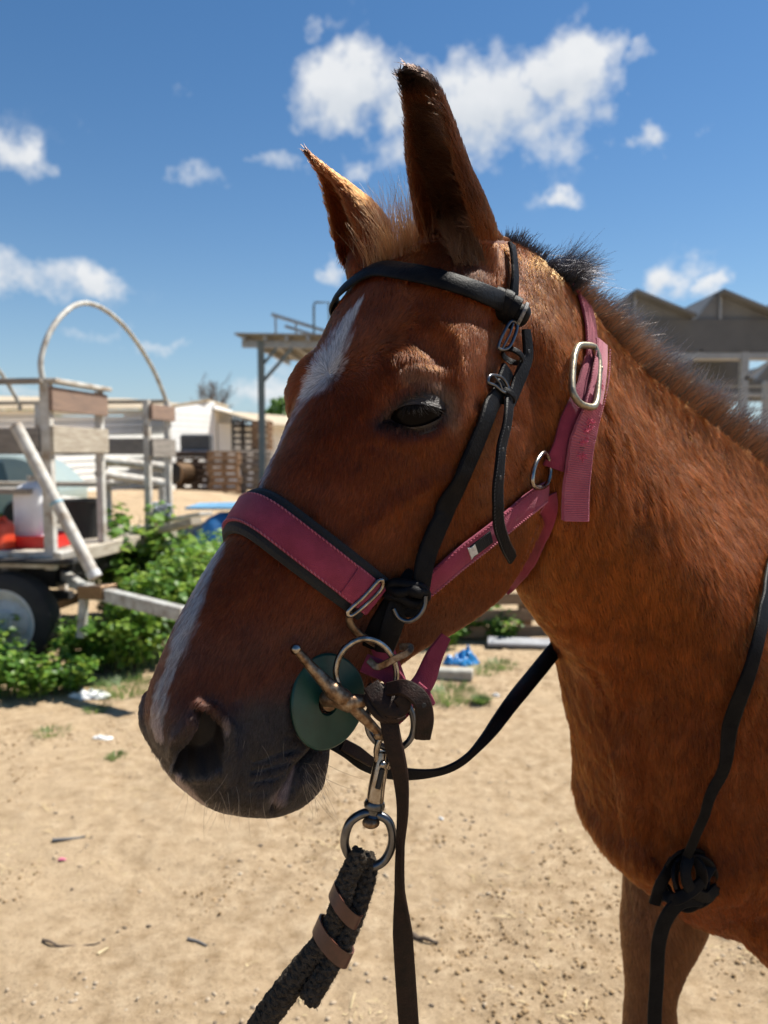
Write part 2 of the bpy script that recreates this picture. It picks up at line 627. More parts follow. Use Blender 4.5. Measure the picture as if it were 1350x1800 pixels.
shells = [(HV, HF), (NV, NF)]
FS = -.105
fl_top = BP.pl(1178, 1560, FS)
fl_mid = BP.pl(1150, 1700, FS); fl_low = BP.pl(1142, 1810, FS)
if os.environ.get('DEV'): print('far leg', fl_top, fl_mid, fl_low)
u_l = fl_low[0]
# far foreleg: forearm, knee, cannon, fetlock, hoof
shells.append(limb([(fl_top[0] - .02, fl_top[1] + .22, FS + .02), (fl_top[0] - .01, fl_top[1] + .02, FS), (fl_mid[0], fl_mid[1], FS), (fl_low[0], fl_low[1], FS),
                    (u_l + .0, .50, FS), (u_l, .44, FS), (u_l - .01, .38, FS), (u_l - .01, .20, FS), (u_l - .005, .155, FS), (u_l + .04, .085, FS), (u_l + .05, .05, FS), (u_l + .06, .0, FS)],
                   [(.12, .08), (.108, .078), (.094, .070), (.078, .060), (.044, .04), (.046, .042), (.036, .034), (.027, .024), (.034, .030), (.030, .030), (.05, .05), (.062, .06)]))
# near foreleg, set a little further back
NS = .125
n1 = BP.pl(1420, 1640, NS); n2 = BP.pl(1540, 1820, NS)
shells.append(limb([(n1[0] + .00, n1[1] + .20, NS - .06), (n1[0], n1[1], NS), (n2[0], n2[1], NS), (n2[0] - .02, .48, NS), (n2[0] - .02, .43, NS), (n2[0] - .03, .37, NS),
                    (n2[0] - .04, .20, NS), (n2[0] - .035, .15, NS), (n2[0], .085, NS), (n2[0] + .01, .05, NS), (n2[0] + .02, .0, NS)],
                   [(.14, .06), (.14, .075), (.066, .056), (.046, .042), (.048, .044), (.036, .034), (.027, .024), (.034, .030), (.030, .030), (.05, .05), (.062, .06)]))
# hind legs
uh = u_w - 1.30
for s_, dx in ((.13, 0.0), (-.13, .12)):
    shells.append(limb([(uh + .02, z_w - .30, s_), (uh + .10 + dx * .5, .95, s_), (uh + .02 + dx, .78, s_), (uh - .10 + dx, .62, s_), (uh - .12 + dx, .54, s_), (uh - .10 + dx, .42, s_), (uh - .07 + dx, .22, s_), (uh - .06 + dx, .16, s_), (uh - .02 + dx, .09, s_), (uh + dx, .05, s_), (uh + .01 + dx, .0, s_)],
                       [(.20, .11), (.17, .10), (.10, .065), (.055, .042), (.058, .04), (.036, .032), (.030, .027), (.036, .032), (.032, .031), (.05, .05), (.062, .06)]))


def ear(plane, base, tip, mids, s0, s1, widths, openv, depthk=.8, wrap=2.35, th=.0035):
    """cupped ear: centre-line pixels, width in pixels, opening towards openv"""
    px = spline(np.array([base] + mids + [tip], float), 30)
    W = cubic_rows(np.array(widths, float)[:, None], 30)[:, 0]
    s = np.linspace(s0, s1, 30)
    C = np.array([plane.pix(px[i, 0], px[i, 1], s[i]) for i in range(30)])
    dep = (C - CAM) @ AXF
    rad = W * dep / F_PX / 2
    V, F = [], []
    na = 22
    for i in range(30):
        t = C[min(i + 1, 29)] - C[max(i - 1, 0)]; t /= np.linalg.norm(t)
        o = np.array(openv, float); o -= t * (o @ t); o /= np.linalg.norm(o)
        e = np.cross(t, o)
        k = i / 29
        A = wrap * (1 - .35 * k ** 2)                    # half angle wrapped by the shell
        al = np.linspace(-A, A, na)
        r = max(rad[i], .003)
        thk = max(th * (1 - .3 * k), .0026)
        ro, ri = r, max(r - 2 * thk, r * .35, .0006)
        dk = depthk * (1 - .25 * k)
        out = [C[i] + e * ro * math.sin(a) * (1.0) - o * ro * dk * math.cos(a) for a in al]
        inn = [C[i] + e * ri * math.sin(a) - o * (ri * dk * math.cos(a) - thk * .4) for a in al[::-1]]
        V += out + inn
    m = 2 * na
    for i in range(29):
        for j in range(m):
            j2 = (j + 1) % m
            F.append((i * m + j, i * m + j2, (i + 1) * m + j2, (i + 1) * m + j))
    F.append(tuple(range(m))[::-1]); F.append(tuple(range(29 * m, 30 * m)))
    return np.array(V), F


shells.append(ear(HP, (822, 508), (703, 122), [(806, 420), (770, 300), (752, 220), (735, 160)], .05, .075, [96, 130, 136, 128, 116, 104, 90, 72, 32],
                  (-.58, -.80, .0)))
shells.append(ear(HP, (648, 470), (532, 260), [(630, 410), (590, 340), (558, 295)], -.055, -.085, [92, 128, 122, 90, 56, 30, 14], (-.90, -.42, -.1)))
# orbits: the bony rims over both eyes
ORB = HP.pl(742, 690, .078)


def blob(c, r, squash=(1, 1, 1), n=14):
    V, F = [], []
    for i in range(n + 1):
        th = math.pi * i / n
        for j in range(2 * n):
            a = math.pi * j / n
            V.append(np.array(c) + r * np.array([math.sin(th) * math.cos(a) * squash[0], math.sin(th) * math.sin(a) * squash[1], math.cos(th) * squash[2]]))
    for i in range(n):
        for j in range(2 * n):
            j2 = (j + 1) % (2 * n)
            F.append((i * 2 * n + j, (i + 1) * 2 * n + j, (i + 1) * 2 * n + j2, i * 2 * n + j2))
    return np.array(V), F


for sg in (1, -1):
    shells.append(blob(HP.world(np.array([[ORB[0] + .004, ORB[1], sg * (.056 if sg > 0 else .066)]]))[0], .048, (1, 1, 1.2)))
shells.append(blob(HP.pix(836, 500, .035), .037, (1, 1, 1.25)))
shells.append(blob(HP.pix(655, 475, -.05), .030, (1, 1, 1.2)))

mb = MB()
for V, F in shells: mb.add(V, F)
raw = mb.build('body', None)
VOX = 0.0034
mod = raw.modifiers.new('r', 'REMESH'); mod.mode = 'VOXEL'; mod.voxel_size = VOX; mod.adaptivity = 0
dg = bpy.context.evaluated_depsgraph_get()
ev = raw.evaluated_get(dg)
me = bpy.data.meshes.new_from_object(ev)
bpy.data.objects.remove(raw)


def mesh_arrays(me):
    nv = len(me.vertices)
    V = np.empty(nv * 3, np.float32); me.vertices.foreach_get('co', V); V = V.reshape(-1, 3).astype(float)
    E = np.empty(len(me.edges) * 2, np.int32); me.edges.foreach_get('vertices', E); E = E.reshape(-1, 2)
    return V, E


def laplace(V, E, w, it):
    n = len(V)
    deg = np.bincount(E[:, 0], minlength=n) + np.bincount(E[:, 1], minlength=n)
    for _ in range(it):
        A = np.empty_like(V)
        for c in range(3):
            A[:, c] = np.bincount(E[:, 0], V[E[:, 1], c], n) + np.bincount(E[:, 1], V[E[:, 0], c], n)
        A /= np.maximum(deg, 1)[:, None]
        V = V + (A - V) * w[:, None]
    return V


V, E = mesh_arrays(me)
L_h = HP.loc(V)
px, dd = to_px(V)
# smoothing: strong on the lofts' junctions, mild on ears
ear_m = (px[:, 1] < 425) & (dd < 1.2) & (L_h[:, 0] > -.12)
w = np.where(ear_m, .25, .6)
V = laplace(V, E, w, 10)
me.vertices.foreach_set('co', V.astype(np.float32).ravel()); me.update()

# one finer level on the head, where the photograph is closest
bm = bmesh.new(); bm.from_mesh(me)
bm.verts.ensure_lookup_table()
fine = (L_h[:, 0] > .0) | ((L_h[:, 0] > -.06) & (V[:, 2] > 1.45))
fine &= (HP.loc(V)[:, 2] > -.02) & (V[:, 2] > 1.15)
fl = set(np.nonzero(fine)[0].tolist())
ed = [e for e in bm.edges if e.verts[0].index in fl and e.verts[1].index in fl]
bmesh.ops.subdivide_edges(bm, edges=ed, cuts=1, use_grid_fill=True, smooth=0)
bm.to_mesh(me); bm.free()
V, E = mesh_arrays(me)
L_h = HP.loc(V); px, dd = to_px(V)
V = laplace(V, E, np.where(L_h[:, 0] > -.1, .4, .0), 2)
me.vertices.foreach_set('co', V.astype(np.float32).ravel()); me.update()

# ------------------------------------------------------------------ sculpting strokes on the head (both sides alike)


def seg_dist(P, poly):
    """distance of pixel points P to a polyline"""
    poly = np.asarray(poly, float)
    if len(poly) == 1:
        return np.linalg.norm(P - poly[0], axis=1)
    best = np.full(len(P), 1e9)
    for a, b in zip(poly[:-1], poly[1:]):
        ab = b - a
        t = np.clip(((P - a) @ ab) / (ab @ ab), 0, 1)
        d = np.linalg.norm(P - (a + t[:, None] * ab), axis=1)
        best = np.minimum(best, d)
    return best


def seg_dist_r(P, poly):
    """distance minus local radius, divided by radius: poly rows (x, y, r)"""
    poly = np.asarray(poly, float)
    best = np.full(len(P), 1e9)
    for a, b in zip(poly[:-1], poly[1:]):
        ab = (b - a)[:2]
        t = np.clip(((P - a[:2]) @ ab) / (ab @ ab), 0, 1)
        r = a[2] + t * (b[2] - a[2])
        d = np.linalg.norm(P - (a[:2] + t[:, None] * ab), axis=1) / r
        best = np.minimum(best, d)
    return best


def inside(P, poly):
    poly = np.asarray(poly, float); x, y = P[:, 0], P[:, 1]
    c = np.zeros(len(P), bool); j = len(poly) - 1
    for i in range(len(poly)):
        xi, yi = poly[i]; xj, yj = poly[j]
        c ^= ((yi > y) != (yj > y)) & (x < (xj - xi) * (y - yi) / (yj - yi + 1e-12) + xi)
        j = i
    return c


def normals_of(me):
    n = len(me.vertices)
    a = np.empty(n * 3, np.float32)
    me.vertices.foreach_get('normal', a)
    return a.reshape(-1, 3).astype(float)


def mirror_px(V, plane):
    L = plane.loc(V).copy(); L[:, 2] = np.abs(L[:, 2])
    return to_px(plane.world(L))[0], L


EYE_POLY = [(664, 741), (690, 712), (716, 692), (745, 684), (772, 690), (786, 706), (780, 728), (760, 744), (726, 753), (694, 748)]
NOSTRIL = [(340, 1244), (368, 1250), (391, 1278), (398, 1315), (391, 1350), (366, 1370), (330, 1373), (303, 1356), (316, 1322), (338, 1300), (350, 1276)]
HEAD_STROKES = [  # pixels, radius (px), amount (mm)
    ([(662, 715), (690, 668), (735, 645), (785, 655), (812, 700)], 24, 1.8),
    ([(690, 686), (735, 662), (775, 666)], 6, -1.2),
    ([(668, 762), (715, 774), (765, 764), (800, 735)], 11, 1.8),
    ([(776, 568), (802, 590), (812, 650), (812, 720), (795, 790)], 18, 2.5),
    ([(850, 560), (856, 640), (850, 700)], 28, -5.0),
    ([(770, 610), (775, 625)], 26, -3.0),
    ([(790, 830), (700, 880), (620, 950), (575, 1020)], 16, 4.2),
    ([(585, 800), (510, 930), (435, 1080)], 28, -4.5),
    ([(840, 860), (860, 930), (800, 1000)], 70, 4.0),
    ([(905, 760), (925, 850), (920, 930), (880, 1000)], 14, 2.0),
    ([(700, 1120), (620, 1190), (590, 1260)], 26, -3.5),
    # nostril: rolled outer wing and inner fold
    ([(352, 1236), (380, 1242), (408, 1278), (412, 1325), (398, 1370)], 9, 4.6),
    ([(430, 1230), (450, 1290), (446, 1350)], 16, -2.2),
    ([(560, 900), (610, 960), (640, 1010)], 6, 1.8), ([(620, 1060), (560, 1090), (520, 1140)], 5, 1.5), ([(520, 1120), (470, 1180), (440, 1230)], 7, 1.4), ([(600, 1110), (540, 1150), (505, 1215)], 6, 1.1),
    ([(690, 860), (715, 930), (700, 1000)], 6, 1.0), ([(735, 800), (770, 880), (790, 950)], 12, -1.8), ([(690, 648), (730, 634), (770, 638)], 5, -.7), ([(655, 700), (640, 740), (655, 775)], 8, -1.5),
    ([(338, 1266), (314, 1292), (296, 1325), (296, 1350)], 12, 5.0),
    ([(430, 1270), (436, 1330), (420, 1380)], 14, -3.0),
    ([(285, 1240), (275, 1290), (290, 1335)], 12, -2.2),
    ([(316, 1372), (350, 1382), (385, 1378)], 10, -2.0),
    # mouth
    ([(566, 1292), (545, 1322), (520, 1352), (502, 1386), (482, 1424)], 5.5, -9.0),
    ([(538, 1306), (500, 1342), (474, 1385), (455, 1415)], 10, 3.6),
    ([(532, 1370), (512, 1398), (498, 1412)], 10, 4.0),
    ([(560, 1330), (560, 1370)], 20, 4.0),
    ([(452, 1340), (490, 1322), (522, 1314)], 4, -2.2),
    ([(448, 1356), (486, 1344), (512, 1334)], 4, -2.2),
    ([(444, 1374), (478, 1366), (500, 1354)], 4, -2.0),
    ([(436, 1392), (466, 1388), (486, 1374)], 4, -1.2),
    ([(500, 1290), (530, 1296)], 4, -1.0),
]
BODY_STROKES = [
    ([(1016, 1195), (1040, 1245), (1062, 1300)], 9, 3.0),
    ([(1042, 1190), (1066, 1250), (1082, 1310)], 12, -3.5),
    ([(1110, 1250), (1135, 1350), (1150, 1470), (1172, 1560)], 26, -7.0),
    ([(1080, 1330), (1100, 1420), (1120, 1500)], 30, 6.0),
    ([(1045, 1510), (1090, 1548), (1150, 1592), (1215, 1650)], 10, -5.0),
    ([(1230, 1330), (1230, 1450), (1270, 1560)], 60, 8.0),
    ([(1180, 1610), (1230, 1640), (1290, 1690)], 12, 4.0),
    ([(1145, 1500), (1160, 1530), (1165, 1560)], 5, -3.0),
    ([(985, 700), (1000, 800), (1010, 900)], 24, -4.0),
    ([(930, 640), (955, 760), (965, 880), (935, 990)], 20, -5.0),
]
Nn = normals_of(me)
pxm, Lm = mirror_px(V, HP)
headmask = (L_h[:, 0] > -.115) & (dd < 1.15) & (V[:, 2] > 1.0)
face_side = headmask & (np.abs(Lm[:, 2]) > .012)
# outward direction must lean sideways, so that strokes do not reach the inner face of the jaws
Nl = np.abs(Nn @ HP.n)
soft = np.clip((np.abs(Lm[:, 2]) - .012) / .02, 0, 1)
disp = np.zeros(len(V))
for P, r, amt in HEAD_STROKES:
    d = seg_dist(pxm, P)
    disp += np.where(face_side, amt * np.exp(-(d / r) ** 2), 0) * soft
# eye hollow and nostril
d_in = inside(pxm, EYE_POLY) & face_side
d = seg_dist(pxm, EYE_POLY + EYE_POLY[:1])
disp += np.where(d_in, -9 * np.clip(d / 9, 0, 1), 0)
d_in = inside(pxm, NOSTRIL) & face_side
d = seg_dist(pxm, NOSTRIL + NOSTRIL[:1])
nos = np.where(d_in, -30 * np.clip(d / 14, 0, 1) ** .8, 0)
Nd = Nn.copy()
V = V + Nn * (disp * .001)[:, None]
# the nostril runs back and inwards, as a tunnel
sgn = np.sign(L_h[:, 2])[:, None]
tun = -HP.n[None] * sgn * .75 - HP.h[None] * .35 + np.array([0, 0, .45])
V = V + tun * (-nos * .001)[:, None]
bodym = (dd > .75) & ~((L_h[:, 0] > -.12) & (V[:, 2] > 1.35)) & (BP.loc(V)[:, 2] > 0)
for P, r, amt in BODY_STROKES:
    d = seg_dist(px, P)
    ok = (BP.loc(V)[:, 2] > .0) & (Nn @ (CAM - np.array([.3, .9, 1.2])) > 0)
    if P[0][1] < 1000: ok &= dd > .78
    V += Nn * (np.where(ok, amt * np.exp(-(d / r) ** 2), 0) * .001)[:, None]
# skin folds running down the neck, slow undulation everywhere
LB = BP.loc(V)
fold = vnoise(np.stack([LB[:, 0] * 55 + LB[:, 1] * 9, LB[:, 1] * 5, LB[:, 2] * 4], -1), 1.0, 5, 2) - .5
neckw = np.clip((-.06 - LB[:, 0]) / .08, 0, 1) * np.clip((LB[:, 1] - .95) / .2, 0, 1)
V += Nn * (fold * neckw * .0040)[:, None]
V += Nn * ((vnoise(V, 22, 9, 2) - .5) * .003)[:, None]
V = laplace(V, E, np.where(nos < -1, .5, .12), 2)
me.vertices.foreach_set('co', V.astype(np.float32).ravel()); me.update()
Nn = normals_of(me)

# ------------------------------------------------------------------ coat colours
C_CH = np.array([.168, .037, .0062]); C_DK = np.array([.105, .035, .014]); C_GR = np.array([.034, .028, .026])
C_WH = np.array([.44, .42, .42]); C_PK = np.array([.33, .25, .235])
BLAZE = [(632, 538, 3), (618, 562, 8), (604, 588, 13), (591, 616, 18), (577, 642, 22), (562, 666, 20), (548, 688, 10)]
BLINK = [(548, 688, 9), (532, 712, 5), (514, 742, 3.5), (490, 792, 4), (476, 824, 5), (463, 858, 4)]
BLAZE2 = [(400, 950, 4), (380, 985, 8), (358, 1030, 11), (347, 1062, 16), (336, 1092, 18), (324, 1122, 14), (309, 1160, 9), (292, 1200, 12), (283, 1240, 13), (277, 1270, 10)]


def coat_colour(P, noise=True):
    """colour of the coat at points P (world)"""
    p, d = to_px(P)
    L = HP.loc(P); LBp = BP.loc(P)
    pm, Lmm = mirror_px(P, HP)
    head = (L[:, 0] > -.13) & (d < 1.0)
    n1 = vnoise(P, 35, 1, 3); n2 = vnoise(P, 9, 2, 2); n3 = vnoise(P, 160, 3, 2)
    n4 = vnoise(P, 420, 8, 1)
    c = C_CH[None] * (0.72 + .46 * n2 + .45 * (n1 - .5) + .25 * (n4 - .5))[:, None]
    dust = np.clip((n2 * .5 + n1 * .5 - .52) * 5, 0, 1) * .12
    c = c * (1 - dust[:, None]) + np.array([.22, .12, .06])[None] * dust[:, None]
    # darker, redder face; lower neck darkened, its shade put into the coat colour
    up = np.clip((1.48 - LBp[:, 1]) / .25, 0, 1) * (~head)
    c = c * (1 - up[:, None] * np.array([.08, .16, .16]))
    facek = np.where(head, np.clip((820 - p[:, 0]) / 200, 0, 1), 0)
    c = c * (1 - facek[:, None] * np.array([.04, .12, -.10]))
    # crest: dark roots of the mane
    # muzzle: grey black
    t = np.clip(((pm[:, 1] - 1162) + (pm[:, 0] - 330) * .10 + (n2 - .5) * 90 + (n1 - .5) * 60) / 130, 0, 1)
    t = t * t * (3 - 2 * t) * head * (L[:, 0] > .05)
    c = c * (1 - t[:, None]) + C_GR[None] * (0.8 + .9 * n1)[:, None] * t[:, None]
    c0 = c
    # greyish halo above the muzzle
    h = np.exp(-((pm[:, 1] - 1150 + (pm[:, 0] - 330) * .10) / 55) ** 2) * head * .35
    c = c * (1 - h[:, None]) + np.array([.10, .065, .05])[None] * h[:, None]
    # dark skin round the eyes
    de = seg_dist(pm, EYE_POLY + EYE_POLY[:1]); de = np.where(inside(pm, EYE_POLY), 0, de)
    k = np.exp(-(de / 13) ** 2) * head * (Lmm[:, 2] > .03)
    c = c * (1 - k[:, None] * .9) + np.array([.028, .022, .022])[None] * k[:, None] * .9
    kp = np.exp(-(seg_dist(pm, [(715, 655), (755, 662), (790, 690), (796, 740)]) / 14) ** 2) * head * .5
    c = c * (1 - kp[:, None]) + np.array([.24, .15, .09])[None] * kp[:, None]
    # pink skin and white marks
    st_ = vnoise(np.stack([L[:, 0] * 90 + L[:, 1] * 60, L[:, 1] * 30, L[:, 2] * 260], -1), 1.0, 61, 2)
    jit = (n3 - .5) * 1.0 + (n1 - .5) * .6 + (st_ - .5) * 1.5
    front = head & (np.abs(L[:, 2]) < .075)
    for bz in (BLINK, BLAZE, BLAZE2):
        q = seg_dist_r(p, bz) + jit * .7
        w = np.clip((1.2 - q) / .7, 0, 1) * front
        if bz is BLINK: w = w * .42 * (st_ > .45)
        if bz is BLAZE2: w = w * (.55 + .45 * np.clip((st_ - .35) * 6, 0, 1))
        col = C_WH if bz is BLAZE else C_WH * .9
        c = c * (1 - w[:, None]) + col[None] * w[:, None]
    pk = np.clip((1.15 - seg_dist_r(p, [(281, 1225, 7), (276, 1262, 11), (281, 1292, 8)]) - jit * .3) / .5, 0, 1) * head
    pk = np.maximum(pk, .8 * np.clip((1.2 - seg_dist_r(pm, [(312, 1368, 7), (330, 1392, 10), (350, 1412, 8)]) - jit * .4) / .5, 0, 1) * head)
    pk = np.maximum(pk, .85 * np.clip((1.2 - seg_dist_r(pm, [(518, 1345, 3), (506, 1375, 7), (492, 1402, 15)]) - jit * .15) / .9, 0, 1) * head)
    pk = np.maximum(pk, .35 * np.clip((1.2 - seg_dist_r(pm, [(398, 1268, 5), (400, 1285, 5)]) - jit) / .5, 0, 1) * head)
    c = c * (1 - pk[:, None]) + C_PK[None] * pk[:, None]
    # small dark marks on the cheek
    for (x, y, r) in ((632, 812, 9), (690, 1070, 5), (500, 1160, 6), (640, 905, 5), (550, 1080, 4), (430, 1130, 5)):
        w = np.exp(-(np.linalg.norm(p - [x, y], axis=1) / r) ** 2) * head * .6 * (n3 > .4)
        c = c * (1 - w[:, None]) + c * .3 * w[:, None]
    # ears: dark rims, inside and tips
    earz = head & (p[:, 1] < 425) & (p[:, 0] < 905)
    k = np.clip((330 - p[:, 1]) / 200, 0, 1) * earz * (L[:, 2] > 0)
    tipf = np.clip((300 - p[:, 1]) / 35, 0, 1) * earz * (L[:, 2] < 0)
    kn = np.clip((470 - p[:, 1]) / 120, 0, 1) * earz * (L[:, 2] > 0) * .55
    kk = np.clip(np.maximum(np.maximum(np.maximum(k * .8, kn), np.clip((215 - p[:, 1]) / 60, 0, 1) * earz), tipf), 0, .97)
    c = c * (1 - kk[:, None]) + np.array([.014, .009, .007])[None] * kk[:, None]
    kb_ = np.clip(1.25 - seg_dist_r(p, [(800, 440, 40), (830, 480, 30)]), 0, 1) * head * (L[:, 2] > 0) * .75
    c = c * (1 - kb_[:, None]) + np.array([.045, .018, .009])[None] * kb_[:, None]
    # lower legs dark on a bay
    lg = np.clip((.62 - P[:, 2]) / .15, 0, 1)
    c = c * (1 - lg[:, None] * .85)
    pale = np.clip((1.02 - P[:, 2]) / .12, 0, 1) * (LBp[:, 2] < -.02) * (LBp[:, 0] > -.8) * .55
    c = c * (1 - pale[:, None]) + np.array([.19, .095, .045])[None] * pale[:, None] * (.7 + .6 * n1)[:, None]
    return np.clip(c, .004, 1), t, head, earz


colV, muz, hd_m, ear_v = coat_colour(V)
# inside of the nostrils is dark skin, with the tunnel's shade painted in
k = np.clip(-nos / 3.5, 0, 1)
colV = colV * (1 - k[:, None]) + np.array([.012, .009, .009])[None] * k[:, None]
ca = me.color_attributes.new('coat', 'FLOAT_COLOR', 'POINT')
ca.data.foreach_set('color', np.hstack([colV * .8, np.ones((len(V), 1))]).astype(np.float32).ravel())
me.polygons.foreach_set('use_smooth', [True] * len(me.polygons))

M = Mat('horse_skin')
at_n = M.nd('ShaderNodeAttribute', attribute_name='coat')
M.set(Base_Color=at_n.outputs['Color'], Roughness=.62)
M.b.inputs['Specular IOR Level'].default_value = .3
M.bump(M.noise(420, 3, .6), .35, .002)
me.materials.clear(); me.materials.append(M.m)

horse = empty('horse', (V[:, 0].mean(), V[:, 1].mean(), 0))
tag(horse, 'chestnut horse with a broken white blaze, wearing a black bridle over a rose halter', 'horse')
me.name = 'body'
body = bpy.data.objects.new('body', me); COL.objects.link(body); rel(horse, body)
bvh = BVHTree.FromPolygons([tuple(v) for v in V.tolist()], [tuple(p.vertices) for p in me.polygons])


def hit(px_, py_):
    r = ray_dir(px_, py_); r = r / np.linalg.norm(r)
    loc, nrm, idx, dist = bvh.ray_cast(Vector(CAM), Vector(r))
    if loc is None: return None
    return np.array(loc), np.array(nrm)


# ------------------------------------------------------------------ eyes
def sphere_pt(px_, py_, c, rad):
    r = ray_dir(px_, py_); r = r / np.linalg.norm(r)
    oc = CAM - c
    b = r @ oc; q = b * b - (oc @ oc - rad * rad)
    if q < 0:
        p = CAM + r * (-b); q_ = p - c
        return c + q_ / np.linalg.norm(q_) * rad
    return CAM + r * (-b - math.sqrt(q))


rim = [hit(*p) for p in EYE_POLY]
ec = np.mean([h[0] for h in rim], 0); en = np.mean([h[1] for h in rim], 0); en /= np.linalg.norm(en)
Rb = .0305
EC = ec - en * (Rb - .0065)
EC = EC + (at(728, 722, (EC - CAM) @ AXF) - EC)


def mirror_obj(o, plane, parent, name=None):
    """the same part on the horse's other side"""
    m2 = o.data.copy()
    n = len(m2.vertices); a = np.empty(n * 3, np.float32); m2.vertices.foreach_get('co', a)
    L = plane.loc(a.reshape(-1, 3).astype(float)); L[:, 2] *= -1
    m2.vertices.foreach_set('co', plane.world(L).astype(np.float32).ravel())
    m2.flip_normals() if hasattr(m2, 'flip_normals') else None
    m2.update()
    q = bpy.data.objects.new(name or o.name, m2); COL.objects.link(q)
    return rel(parent, q)


Me = Mat('eyeball'); Me.set(Base_Color=(.004, .003, .003), Roughness=.10); Me.b.inputs['Specular IOR Level'].default_value = .05
Ml = Mat('eyelid_skin')
Ml.set(Base_Color=Ml.ramp(Ml.noise(70, 4, .6), [(.3, (.012, .009, .008)), (.7, (.036, .024, .019))]), Roughness=.5)
Ml.bump(Ml.noise(200, 3, .6, stretch=(1, 1, 4)), .9, .003)
b = MB()
Vs, Fs = blob(EC, Rb, n=24)
eye = mesh_obj('eye', Vs, Fs, Me.m, horse)


def lid(name, margin, crease, r_lid, folds):
    n, m = 44, 14
    A = spline(np.array(margin, float), n); B = spline(np.array(crease, float), n)
    V, F = [], []
    for j in range(-1, m + 1):
        k = max(j, 0) / (m - 1)
        for i in range(n):
            q = A[i] * (1 - k) + B[i] * k
            rr = r_lid + .0006 * math.sin(k * folds * math.pi) * math.sin(math.pi * i / (n - 1)) + (.0022 * max(0, k - .75) / .25 if k > .75 else 0)
            rr += .0009 * math.exp(-(k / .1) ** 2)
            if j == -1: rr = Rb - .0005
            if j == m: rr = r_lid - .008
            V.append(sphere_pt(q[0], q[1], EC, rr))
    rows = m + 2
    for j in range(rows - 1):
        for i in range(n - 1):
            F.append((j * n + i, j * n + i + 1, (j + 1) * n + i + 1, (j + 1) * n + i))
    return mesh_obj(name, V, F, Ml.m, horse)


up = lid('eyelid', [(660, 743), (676, 735), (694, 722), (712, 713), (738, 711), (764, 715), (790, 724)], [(656, 738), (676, 712), (704, 690), (738, 676), (768, 679), (790, 700), (796, 722)], Rb + .0022, 5)
lo = lid('eyelid', [(660, 744), (678, 743), (700, 748), (724, 751), (748, 747), (770, 737), (790, 725)], [(656, 748), (678, 756), (704, 764), (732, 766), (760, 758), (784, 744), (798, 726)], Rb + .0016, 3)
for o in (eye, up, lo): mirror_obj(o, HP, horse)

# ------------------------------------------------------------------ hair


def hair_obj(name, roots, pts, rad, col, mat, parent, kind=None):
    """pts: (n, k, 3) world positions; rad (n,k); col (n,3)"""
    n, k = pts.shape[:2]
    hc = bpy.data.hair_curves.new(name)
    hc.add_curves([k] * n)
    hc.attributes['position'].data.foreach_set('vector', pts.astype(np.float32).ravel()) if 'position' in hc.attributes else hc.points.foreach_set('position', pts.astype(np.float32).ravel())
    ra = hc.attributes.get('radius') or hc.attributes.new('radius', 'FLOAT', 'POINT')
    ra.data.foreach_set('value', rad.astype(np.float32).ravel())
    co = hc.attributes.new('hcol', 'FLOAT_COLOR', 'CURVE')
    co.data.foreach_set('color', np.hstack([col, np.ones((n, 1))]).astype(np.float32).ravel())
    hc.materials.append(mat)
    o = bpy.data.objects.new(name, hc); COL.objects.link(o)
    rel(parent, o)
    if kind: o['kind'] = kind
    return o


def hair_mat(name, rough=.26, sat=1.0):
    m = bpy.data.materials.new(name); m.use_nodes = True
    nt = m.node_tree; nt.nodes.clear()
    out = nt.nodes.new('ShaderNodeOutputMaterial')
    a = nt.nodes.new('ShaderNodeAttribute'); a.attribute_name = 'hcol'
    h = nt.nodes.new('ShaderNodeBsdfHairPrincipled')
    h.parametrization = 'COLOR'
    h.inputs['Roughness'].default_value = rough
    h.inputs['Radial Roughness'].default_value = .45
    h.inputs['Coat'].default_value = 0
    h.inputs['IOR'].default_value = 1.38
    h.inputs['Random Roughness'].default_value = .1
    nt.links.new(a.outputs['Color'], h.inputs['Color'])
    # short coat: part of the light is scattered like from a rough surface
    d = nt.nodes.new('ShaderNodeBsdfDiffuse')
    nt.links.new(a.outputs['Color'], d.inputs['Color'])
    mx = nt.nodes.new('ShaderNodeMixShader'); mx.inputs[0].default_value = .45
    nt.links.new(h.outputs[0], mx.inputs[1]); nt.links.new(d.outputs[0], mx.inputs[2])
    nt.links.new(mx.outputs[0], out.inputs['Surface'])
    return m


HM = hair_mat('coat_hair')
me.calc_loop_triangles()
T = np.empty(len(me.loop_triangles) * 3, np.int32); me.loop_triangles.foreach_get('vertices', T); T = T.reshape(-1, 3)
A0, A1, A2 = V[T[:, 0]], V[T[:, 1]], V[T[:, 2]]
fn = np.cross(A1 - A0, A2 - A0); area = np.linalg.norm(fn, axis=1) / 2; fn /= np.maximum(2 * area[:, None], 1e-12)
cen = (A0 + A1 + A2) / 3
cp, cd = to_px(cen)
view = (CAM - cen); view /= np.linalg.norm(view, axis=1)[:, None]
facing = (fn * view).sum(1)
infr = (cp[:, 0] > -60) & (cp[:, 0] < 1440) & (cp[:, 1] > -60) & (cp[:, 1] < 1880) & (cd > .2)
N_HAIR = int(os.environ.get('NHAIR', 520000))
dens = np.where(infr & (facing > -.35), 1.0 / np.clip(cd, .5, 2) ** 2, .04)
dens *= np.where(nos[T[:, 0]] < -2.5, 0, 1)
dens *= np.where((np.linalg.norm(cp - [703, 122], axis=1) < 9) | (np.linalg.norm(cp - [532, 260], axis=1) < 12), .05, 1)
wgt = area * dens
cum = np.cumsum(wgt); cum /= cum[-1]
ti = np.searchsorted(cum, RNG.random(N_HAIR))
r1, r2 = RNG.random(N_HAIR), RNG.random(N_HAIR)
sw = r1 + r2 > 1; r1[sw] = 1 - r1[sw]; r2[sw] = 1 - r2[sw]
